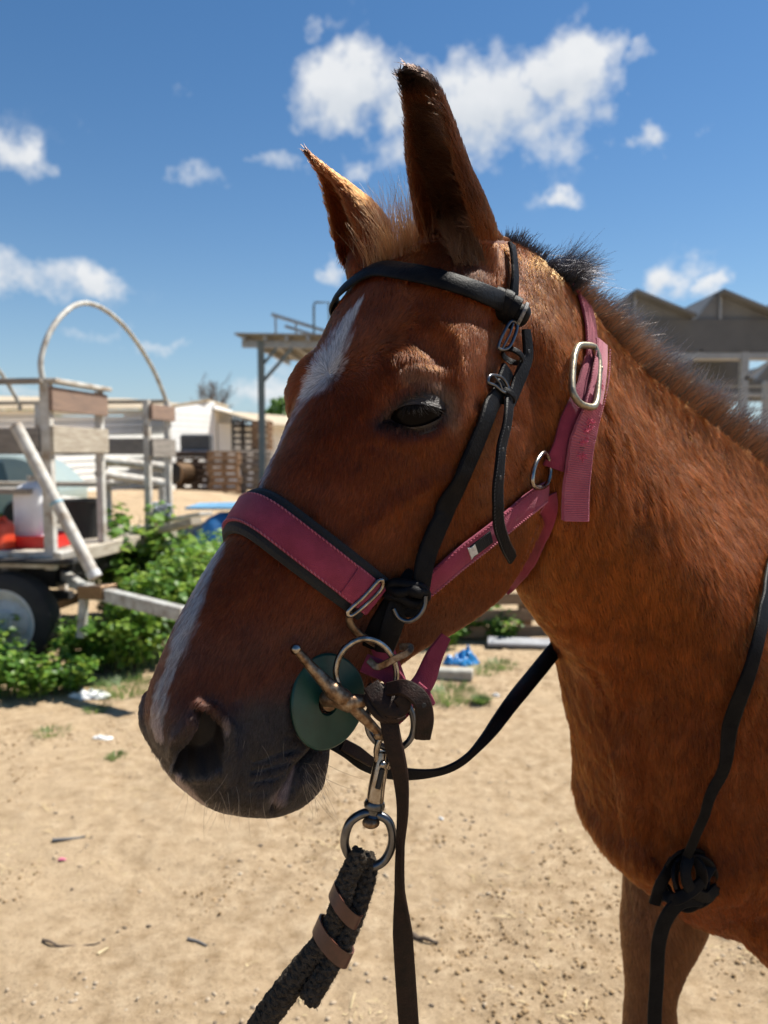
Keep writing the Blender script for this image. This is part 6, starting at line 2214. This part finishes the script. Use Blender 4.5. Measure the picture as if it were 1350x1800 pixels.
# ================================================================== FAR YARD: pallet stacks
def pallet_mesh(name, mat):
    m_ = MB()
    for k in range(5): m_.box((0, -.55 + k * .275, .133), (1.0, .12, .022))
    for i in range(3):
        for j in range(3): m_.box((-.45 + i * .45, -.5 + j * .5, .072), (.10, .12, .09))
    for k in range(3): m_.box((-.45 + k * .45, 0, .015), (.10, 1.15, .022))
    for z in (.028, .115): m_.box((0, -.60, z), (1.0, .025, .045))
    for k in range(3): m_.box((0, -.5 + k * .5, .119), (1.0, .10, .012))
    me_ = bpy.data.meshes.new(name); me_.from_pydata(m_.v, [], m_.f); me_.materials.append(mat)
    return me_


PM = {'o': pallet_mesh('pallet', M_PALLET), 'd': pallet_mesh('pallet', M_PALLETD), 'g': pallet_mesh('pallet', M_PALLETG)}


ORD = ['lowest', 'second from the ground', 'third from the ground', 'fourth from the ground', 'fifth from the ground', 'sixth from the ground', 'seventh from the ground', 'topmost']


def stack(px_, dist, n, kind_, label, group, rz=0.0, z0=0.0, sc_=(1.15, 1)):
    p = at(px_, 801, dist)
    for k in range(n):
        o = bpy.data.objects.new('pallet', PM[kind_]); COL.objects.link(o)
        o.location = (p[0] + random.uniform(-.05, .05), p[1] + random.uniform(-.05, .05), z0 + k * .245)
        o.rotation_euler = (0, 0, rz + random.uniform(-.05, .05)); o.scale = (sc_[0], sc_[1], 1.68)
        tag(o, label + ', ' + (ORD[-1] if k == n - 1 else ORD[k]), 'pallet', group)


stack(342, 30.5, 7, 'd', 'pallet in shade-darkened brown in the stack under the dark box', 'dark pallets stacked by the white building', 0.1, sc_=(1.3, 1))
stack(395, 30, 7, 'o', 'orange-brown pallet in the sunlit stack beside the noseband', 'sunlit orange-brown pallets', .1)
stack(450, 31.5, 7, 'g', 'grey pallet in the stack nearest the horse\'s face', 'grey pallets beside the face', 0)
stack(462, 32, 5, 'o', 'brown pallet piled on the grey ones behind the canopy post', 'brown upper pallets behind the canopy post', 0, 1.75, sc_=(.7, 1))
for i, x in enumerate((422, 441)):
    p = at(x - 4, 801, 31.8)
    cr_ = empty('black_crate_stack', (p[0], p[1], 1.66), 0)
    tag(cr_, ('left' if i == 0 else 'right') + ' one of two black crate towers on the grey pallets', 'crate')
    for k in range(5):
        m_ = MB()
        z = 1.76 + k * .25
        for (a_, b_, w_, l_) in ((0, -.2, .40, .03), (0, .2, .40, .03), (-.19, 0, .03, .40), (.19, 0, .03, .40)):
            m_.box((p[0] + a_, p[1] + b_, z + .03), (w_, l_, .05)); m_.box((p[0] + a_, p[1] + b_, z + .21), (w_, l_, .05))
        for a_ in (-.19, .19):
            for b_ in (-.19, .19): m_.box((p[0] + a_, p[1] + b_, z + .12), (.05, .05, .24))
        m_.build('crate', M_TYRE, cr_)
pp = at(322, 832, 29.5)
o = MB().tube([pp + [-.25, -.5, 0], pp + [.2, 1.2, 0]], .42, 24).build('drainpipe_end', M_RUST, None, True)
tag(o, 'open black mouth of a big rusty pipe left of the pallet stacks', 'pipe')
MB().lathe(pp + [-.25, -.52, 0], (-.2, -1, 0), [(0, 0), (.38, 0), (.42, -.02)], 24).build('pipe_mouth', M_HOLE, o, True)
db = at(346, 781, 30.5)
hb_ = empty('dark_box', (db[0], db[1], db[2]), 0); tag(hb_, 'dark grey box standing on the shaded pallet stack', 'box')
MB().box((db[0], db[1], 1.95), (1.15, .6, .86), bev=.06).build('box_shell', simple('charcoal_panel', (.045, .05, .055), (.07, .075, .08), rough=.5), hb_)
MB().box((db[0], db[1] - .31, 1.72), (1.05, .03, .06), bev=.01).build('ledge', M_RIM, hb_)
MB().box((db[0] + .4, db[1] + .0, 1.5), (.12, .5, .08), bev=.01).build('foot', M_TYRE, hb_)

# ================================================================== WHITE BUILDINGS
M_WALL = simple('white_siding', (.86, .86, .84), (.80, .80, .77), scale=2, rough=.6, bump=.1)
M_ROOF = simple('beige_roof_sheet', (.46, .38, .27), (.36, .29, .20), scale=3, rough=.8, bump=.2)


def siding(parent, a, b, z0, z1, th=.03, pitch=.20, zb=None):
    """horizontal boards, each its own part"""
    a = np.array(a, float); b = np.array(b, float)
    n = max(1, int(round((z1 - z0) / pitch)))
    for k in range(n):
        z = z0 + (k + .5) * (z1 - z0) / n
        z2 = z if zb is None else z0 + (k + .5) * (zb - z0) / n
        o = MB().beam((a[0], a[1], z), (b[0], b[1], z2), th, (z1 - z0) / n - .022).build('siding_board', M_WALL, parent)


BD = 38.0
A0 = at(-200, 801, 21)[:2]; A1 = at(372, 801, 40)[:2]; AB = at(310, 801, BD)[:2]
bl = empty('long_white_shed', (A0[0], A0[1], 0), 0); tag(bl, 'long low white shed with beige roof across the back of the yard', 'shed')
MB().beam((A0[0] - .2, A0[1] + .2, 1.4), (A1[0] - .2, A1[1] + .2, 1.9), .3, 2.8).build('wall', M_WALL, bl)
siding(bl, (A0[0], A0[1], 0), (A1[0], A1[1], 0), .1, 2.78, pitch=.20, zb=3.95)
d_ = A1 - A0; d_ = d_ / np.linalg.norm(d_); nrm_ = np.array([-d_[1], d_[0]])
c0, c1 = A0 - nrm_ * .5, A1 - nrm_ * .5 + d_ * .3
c2, c3 = A1 + nrm_ * 5 + d_ * .3, A0 + nrm_ * 5
def slab(pts, th, name, mat, parent):
    V = [tuple(p) for p in pts] + [(p[0], p[1], p[2] - th) for p in pts]
    n = len(pts)
    F = [tuple(range(n)), tuple(range(n, 2 * n))[::-1]] + [(i, n + i, n + (i + 1) % n, (i + 1) % n) for i in range(n)]
    return mesh_obj(name, V, F, mat, parent, False)


slab([(*c0, 2.88), (*c1, 4.05), (*c2, 4.6), (*c3, 3.4)], .10, 'roof', M_ROOF, bl)
MB().beam((A1[0] + .05, A1[1] + .2, 1.9), (A1[0] + nrm_[0] * 5, A1[1] + nrm_[1] * 5, 1.9), .2, 3.8).build('wall', M_WALL, bl)
# gabled house in front of its right end
H0 = at(296, 801, 31.5)[:2]; H1 = at(376, 801, 34.5)[:2]
gh = empty('gabled_white_house', (H0[0], H0[1], 0), 0); tag(gh, 'white sided gabled house behind the dark box', 'house')
siding(gh, (H0[0], H0[1], 0), (H1[0], H1[1], 0), .1, 3.5, pitch=.24)
m_ = (H0 + H1) / 2
V = [(H0[0], H0[1] + .05, 0), (H1[0], H1[1] + .05, 0), (H1[0], H1[1] + .05, 3.95), (H0[0], H0[1] + .05, 3.45)]
V += [(a, b + .2, c) for a, b, c in V]
mesh_obj('gable_wall', V, [(0, 1, 2, 3), (7, 6, 5, 4), (0, 4, 5, 1), (1, 5, 6, 2), (2, 6, 7, 3), (3, 7, 4, 0)], M_WALL, gh, False)
slab([(H0[0] - .6, H0[1] - .5, 3.45), (H1[0] - .1, H1[1] - .5, 4.02), (H1[0] - .1, H1[1] + 4, 4.02), (H0[0] - .6, H0[1] + 4, 3.45)], .09, 'roof', M_ROOF, gh)
MB().box((H1[0] - .02, H1[1] + 2.0, 1.9), (.15, 4, 3.8)).build('side_wall', M_WALL, gh)
L0 = H1 + [.1, .4]; L1 = at(640, 801, 42)[:2]
wg = empty('white_outbuilding', (L0[0], L0[1], 0), 0); tag(wg, 'white outbuilding with beige sloping roof right of the gabled house', 'outbuilding')
siding(wg, (L0[0], L0[1], 0), (L1[0], L1[1], 0), .1, 3.0, pitch=.24)
MB().beam((L0[0], L0[1] + .2, 1.5), (L1[0], L1[1] + .2, 1.5), .2, 3.0).build('wall', M_WALL, wg)
slab([(L0[0] - .1, L0[1] - .5, 3.65), (L0[0] + 2.2, L0[1] - .5, 2.98), (L1[0], L1[1] - .6, 2.95), (L1[0], L1[1] + 4, 3.55), (L0[0] - .1, L0[1] + 4, 3.75)], .09, 'roof', M_ROOF, wg)

# dirt bank behind the wagon
P = np.stack([RNG.random(1)] * 3, -1)
n = 60; u = np.linspace(-1, 1, n); U, W_ = np.meshgrid(u, u)
bc_ = at(245, 801, 24)
P = np.stack([bc_[0] + U.ravel() * 5, bc_[1] + W_.ravel() * 5, np.zeros(n * n)], -1)
hz_ = np.clip(1 - (U ** 2 + W_ ** 2), 0, 1).ravel() ** .8 * .42 + (vnoise(P, 1.2, 71, 4) - .5) * .25 * np.clip(1 - (U ** 2 + W_ ** 2), 0, 1).ravel() - .01
P[:, 2] = hz_
i = (np.arange(n - 1)[:, None] * n + np.arange(n - 1)[None]).ravel()
soup('dirt_mound', P, np.stack([i, i + 1, i + n + 1, i + n], -1), M_SOIL, 'structure', smooth=True)

# ================================================================== CANOPY PLATFORM left of the forehead
M_CONC = simple('platform_sheet', (.30, .28, .235), (.22, .20, .17), scale=3, rough=.9, bump=.3)
M_GSTEEL = simple('green_grey_steel', (.10, .135, .14), (.14, .16, .16), rough=.5, metal=.2, bump=.1)
M_GALV = simple('galvanised', (.34, .35, .35), (.26, .26, .26), rough=.45, metal=.5, bump=.1)
DC = 14.0
pc = at(461, 801, DC)
zs = 1.55 + (801 - 603) / F_PX * DC
cn = empty('canopy_platform', (pc[0], pc[1], 0), 0); tag(cn, 'raised steel canopy platform on a post left of the horse\'s forehead', 'canopy')
MB().box((pc[0], pc[1], zs / 2), (.11, .11, zs)).build('post', M_GSTEEL, cn)
MB().box((pc[0] + 3.2, pc[1] + .3, zs / 2), (.11, .11, zs)).build('post', M_GSTEEL, cn)
MB().box((pc[0] + .2, pc[1] + 4.5, zs / 2), (.11, .11, zs)).build('post', M_GSTEEL, cn)
MB().beam((pc[0], pc[1], zs - .75), (pc[0] + .55, pc[1] + .05, zs - .12), .06, .06).build('brace', M_GSTEEL, cn)
MB().beam((pc[0], pc[1], zs - .45), (pc[0] + .28, pc[1] + .02, zs - .12), .05, .05).build('brace', M_GSTEEL, cn)
MB().beam((pc[0] - .34, pc[1], zs - .05), (pc[0] + 4.0, pc[1] + .35, zs - .05), .10, .12).build('edge_beam', M_GALV, cn)
for k in range(11):
    f_ = k * .38
    MB().beam((pc[0] - .28 + f_, pc[1] - .18, zs + .03), (pc[0] - .10 + f_, pc[1] + 5.0, zs + .20), .06, .09).build('joist', M_GALV, cn)
slab([(pc[0] - .42, pc[1] - .28, zs + .11), (pc[0] + 4.2, pc[1] + .1, zs + .11), (pc[0] + 4.4, pc[1] + 5.2, zs + .30), (pc[0] - .2, pc[1] + 5.0, zs + .30)], .035, 'deck_sheet', M_CONC, cn)
r0 = np.array([pc[0] + .08, pc[1] + .8, zs + .62]); r1_ = np.array([pc[0] + 1.6, pc[1] + 1.0, zs + .18])
MB().beam(r0, r1_, .05, .06).build('sloping_rail', M_GALV, cn)
MB().beam(r0 + [.1, 1.2, -.02], r1_ + [.1, 1.2, -.02], .05, .06).build('sloping_rail', M_GALV, cn)
for f_ in (.05, .30, .72):
    p = r0 * (1 - f_) + r1_ * f_
    MB().beam((p[0], p[1], zs + .13), tuple(p), .035, .035, up=(0, 1, 0)).build('upright', M_GALV, cn)
p = at(552, 580, DC + .3)
MB().tube([(p[0], p[1], zs + .1), (p[0], p[1], zs + .72), (p[0] + .02, p[1], zs + .78), (p[0] + .28, p[1], zs + .78), (p[0] + .3, p[1], zs + .1)], .022, 8).build('hand_rail', M_GSTEEL, cn, True)

# ================================================================== SAW-TOOTH CANOPIES right
M_PANEL = simple('dull_panel_back', (.17, .178, .18), (.125, .13, .133), scale=2, rough=.7, bump=.1)
M_FASC = simple('dark_fascia', (.11, .113, .115), (.08, .084, .086), scale=2, rough=.7, bump=.1)


def sawtooth(x_px0, z_b, z_t, D, nt, pitch, label, name='sawtooth_canopy', depth=5.0, slope=.46):
    p = at(x_px0, 801, D)
    root_ = empty(name, (p[0], p[1], 0), 0); tag(root_, label, 'canopy')
    W_ = pitch * nt
    MB().box((p[0] + W_ / 2 - .2, p[1], (z_b + z_t) / 2), (W_ + .8, .12, z_t - z_b)).build('fascia', M_FASC, root_)
    MB().box((p[0] + W_ / 2 - .2, p[1] + .1, z_b - .06), (W_ + .8, .30, .10)).build('gutter', M_GALV, root_)
    MB().box((p[0] + W_ / 2 - .2, p[1] + depth, (z_b + z_t) / 2), (W_ + .8, .12, z_t - z_b)).build('fascia', M_FASC, root_)
    for k in range(nt):
        x0 = p[0] + k * pitch
        a = (x0 + .0, z_t - .02); b_ = (x0 + pitch * .26, z_t + slope); c = (x0 + pitch * .96, z_t + .06)
        slab([(b_[0], p[1] - .25, b_[1]), (c[0], p[1] - .25, c[1]), (c[0], p[1] + depth, c[1]), (b_[0], p[1] + depth, b_[1])], .05, 'panel', M_PANEL, root_)
        slab([(a[0], p[1] + .05, a[1]), (b_[0], p[1] + .05, b_[1]), (b_[0], p[1] + depth - .05, b_[1] - .02), (a[0], p[1] + depth - .05, a[1])], .04, 'panel', M_PANEL, root_)
        V = [(a[0], p[1] + .0, a[1]), (c[0], p[1] + .0, a[1]), (b_[0], p[1] + .0, b_[1] - .03)]
        V += [(x, y + .03, z) for x, y, z in V]
        mesh_obj('gable_sheet', V, [(0, 1, 2), (5, 4, 3), (0, 3, 4, 1), (1, 4, 5, 2), (2, 5, 3, 0)], M_PANEL, root_, False)
        for f_ in (.30,):
            MB().beam((a[0] + (c[0] - a[0]) * f_, p[1] - .03, a[1]), (a[0] + (c[0] - a[0]) * f_, p[1] - .03, a[1] + slope * (1 - abs(f_ - .26) / .74) * .95), .04, .04, up=(0, 1, 0)).build('strut', M_GALV, root_)
    for k in range(nt + 1):
        x = p[0] + .85 + k * pitch * 1.0
        for y_ in (0, depth):
            MB().box((x, p[1] + y_, z_b / 2), (.12, .12, z_b)).build('post', M_GALV, root_)
        MB().beam((x, p[1] - .02, z_b - .45), (x + .7, p[1] - .02, z_b + .02), .06, .08, up=(0, 1, 0)).build('brace', M_GALV, root_)
    for k in (.35, .60):
        MB().beam((p[0] - .5, p[1] + 2.0, z_b - k * 1.1), (p[0] + W_, p[1] + 2.0, z_b - k * 1.1), .03, .04).build('rail', M_GALV, root_)
    return root_


D1 = 13.0
zf = lambda y, D: 1.55 + (801 - y) / F_PX * D
sawtooth(1066, zf(622, D1), zf(566, D1), D1, 3, 1.42, 'dark sawtooth roofed canopy nearest behind the mane', slope=.46)
sawtooth(1225, zf(692, 24), zf(672, 24), 24.0, 3, 1.7, 'smaller sawtooth canopy seen below the nearer one at the right edge', slope=.50, depth=4)

# ================================================================== TREES on the skyline
M_BARK = simple('grey_bark', (.16, .13, .115), (.10, .08, .07), rough=.9, bump=.3)


def bare_tree(px_, D, h, seed, label):
    r = random.Random(seed); p = at(px_, 801, D)
    root_ = empty('bare_tree', (p[0], p[1], 0), 0); tag(root_, label, 'tree', 'trees on the skyline')
    tr_, cr_ = MB(), MB()

    def grow(a, d, L, rad, lev):
        pts = [np.array(a)]
        d = np.array(d, float)
        for k in range(4):
            d = d + np.array([r.gauss(0, .16), r.gauss(0, .16), .05]); d /= np.linalg.norm(d)
            pts.append(pts[-1] + d * L / 4)
        (tr_ if lev == 0 else cr_).tube(pts, rad, 5 if lev < 2 else 3, rf=np.linspace(rad, rad * .6, 5), caps=False)
        if lev >= 5: return
        for k in range(3 if lev < 4 else 3):
            i = r.choice([2, 3, 4]); s_ = np.array([r.gauss(0, .75), r.gauss(0, .75), r.uniform(.1, .7)])
            grow(pts[i], d + s_, L * r.uniform(.55, .8), rad * .62, lev + 1)
    grow((p[0], p[1], 0), (0, 0, 1), h * .45, h * .03, 0)
    tr_.build('trunk', M_BARK, root_, True); cr_.build('crown', M_BARK, root_)


bare_tree(378, 58, 7.6, 3, 'bare grey tree above the roof, left one of the pair')
bare_tree(420, 62, 7.2, 5, 'bare grey tree between the first bare tree and the canopy post')
bare_tree(345, 66, 6.6, 8, 'thin bare tree farthest left above the shed roof')


def leafy_tree(px_, D, h, w_, seed, label):
    p = at(px_, 801, D); root_ = empty('leafy_tree', (p[0], p[1], 0), 0); tag(root_, label, 'tree', 'trees on the skyline')
    MB().tube([(p[0], p[1], 0), (p[0] + .1, p[1], h * .6)], .15, 8, rf=[.2, .1]).build('trunk', M_BARK, root_, True)
    r = np.random.default_rng(seed); n = 2600
    d_ = unit(r.normal(size=(n, 3))); rad_ = (.55 + .45 * r.random(n) ** .4) * (.75 + .5 * vnoise(d_, 2.2, seed, 2))
    C = np.array([p[0], p[1], h * .68]) + d_ * rad_[:, None] * [w_, w_, h * .36]
    V, F, t = leaf_cloud(C, d_ + r.normal(size=(n, 3)) * .5, .16 + .12 * r.random(n), seed)
    o = soup('crown', V, F, M_LEAF, 'stuff', root_); a_ = o.data.attributes.new('tint', 'FLOAT', 'POINT'); a_.data.foreach_set('value', (t * .5).astype(np.float32))


leafy_tree(497, 52, 5.2, 1.2, 21, 'small dark green treetop just left of the horse\'s far brow')
leafy_tree(262, 75, 6.0, 2.4, 22, 'low dark treetop above the shed roof inside the hoop')
leafy_tree(40, 80, 7.0, 4.5, 23, 'dark treetops seen between the wagon rails at the left edge')
for o in list(bpy.data.objects):
    pass
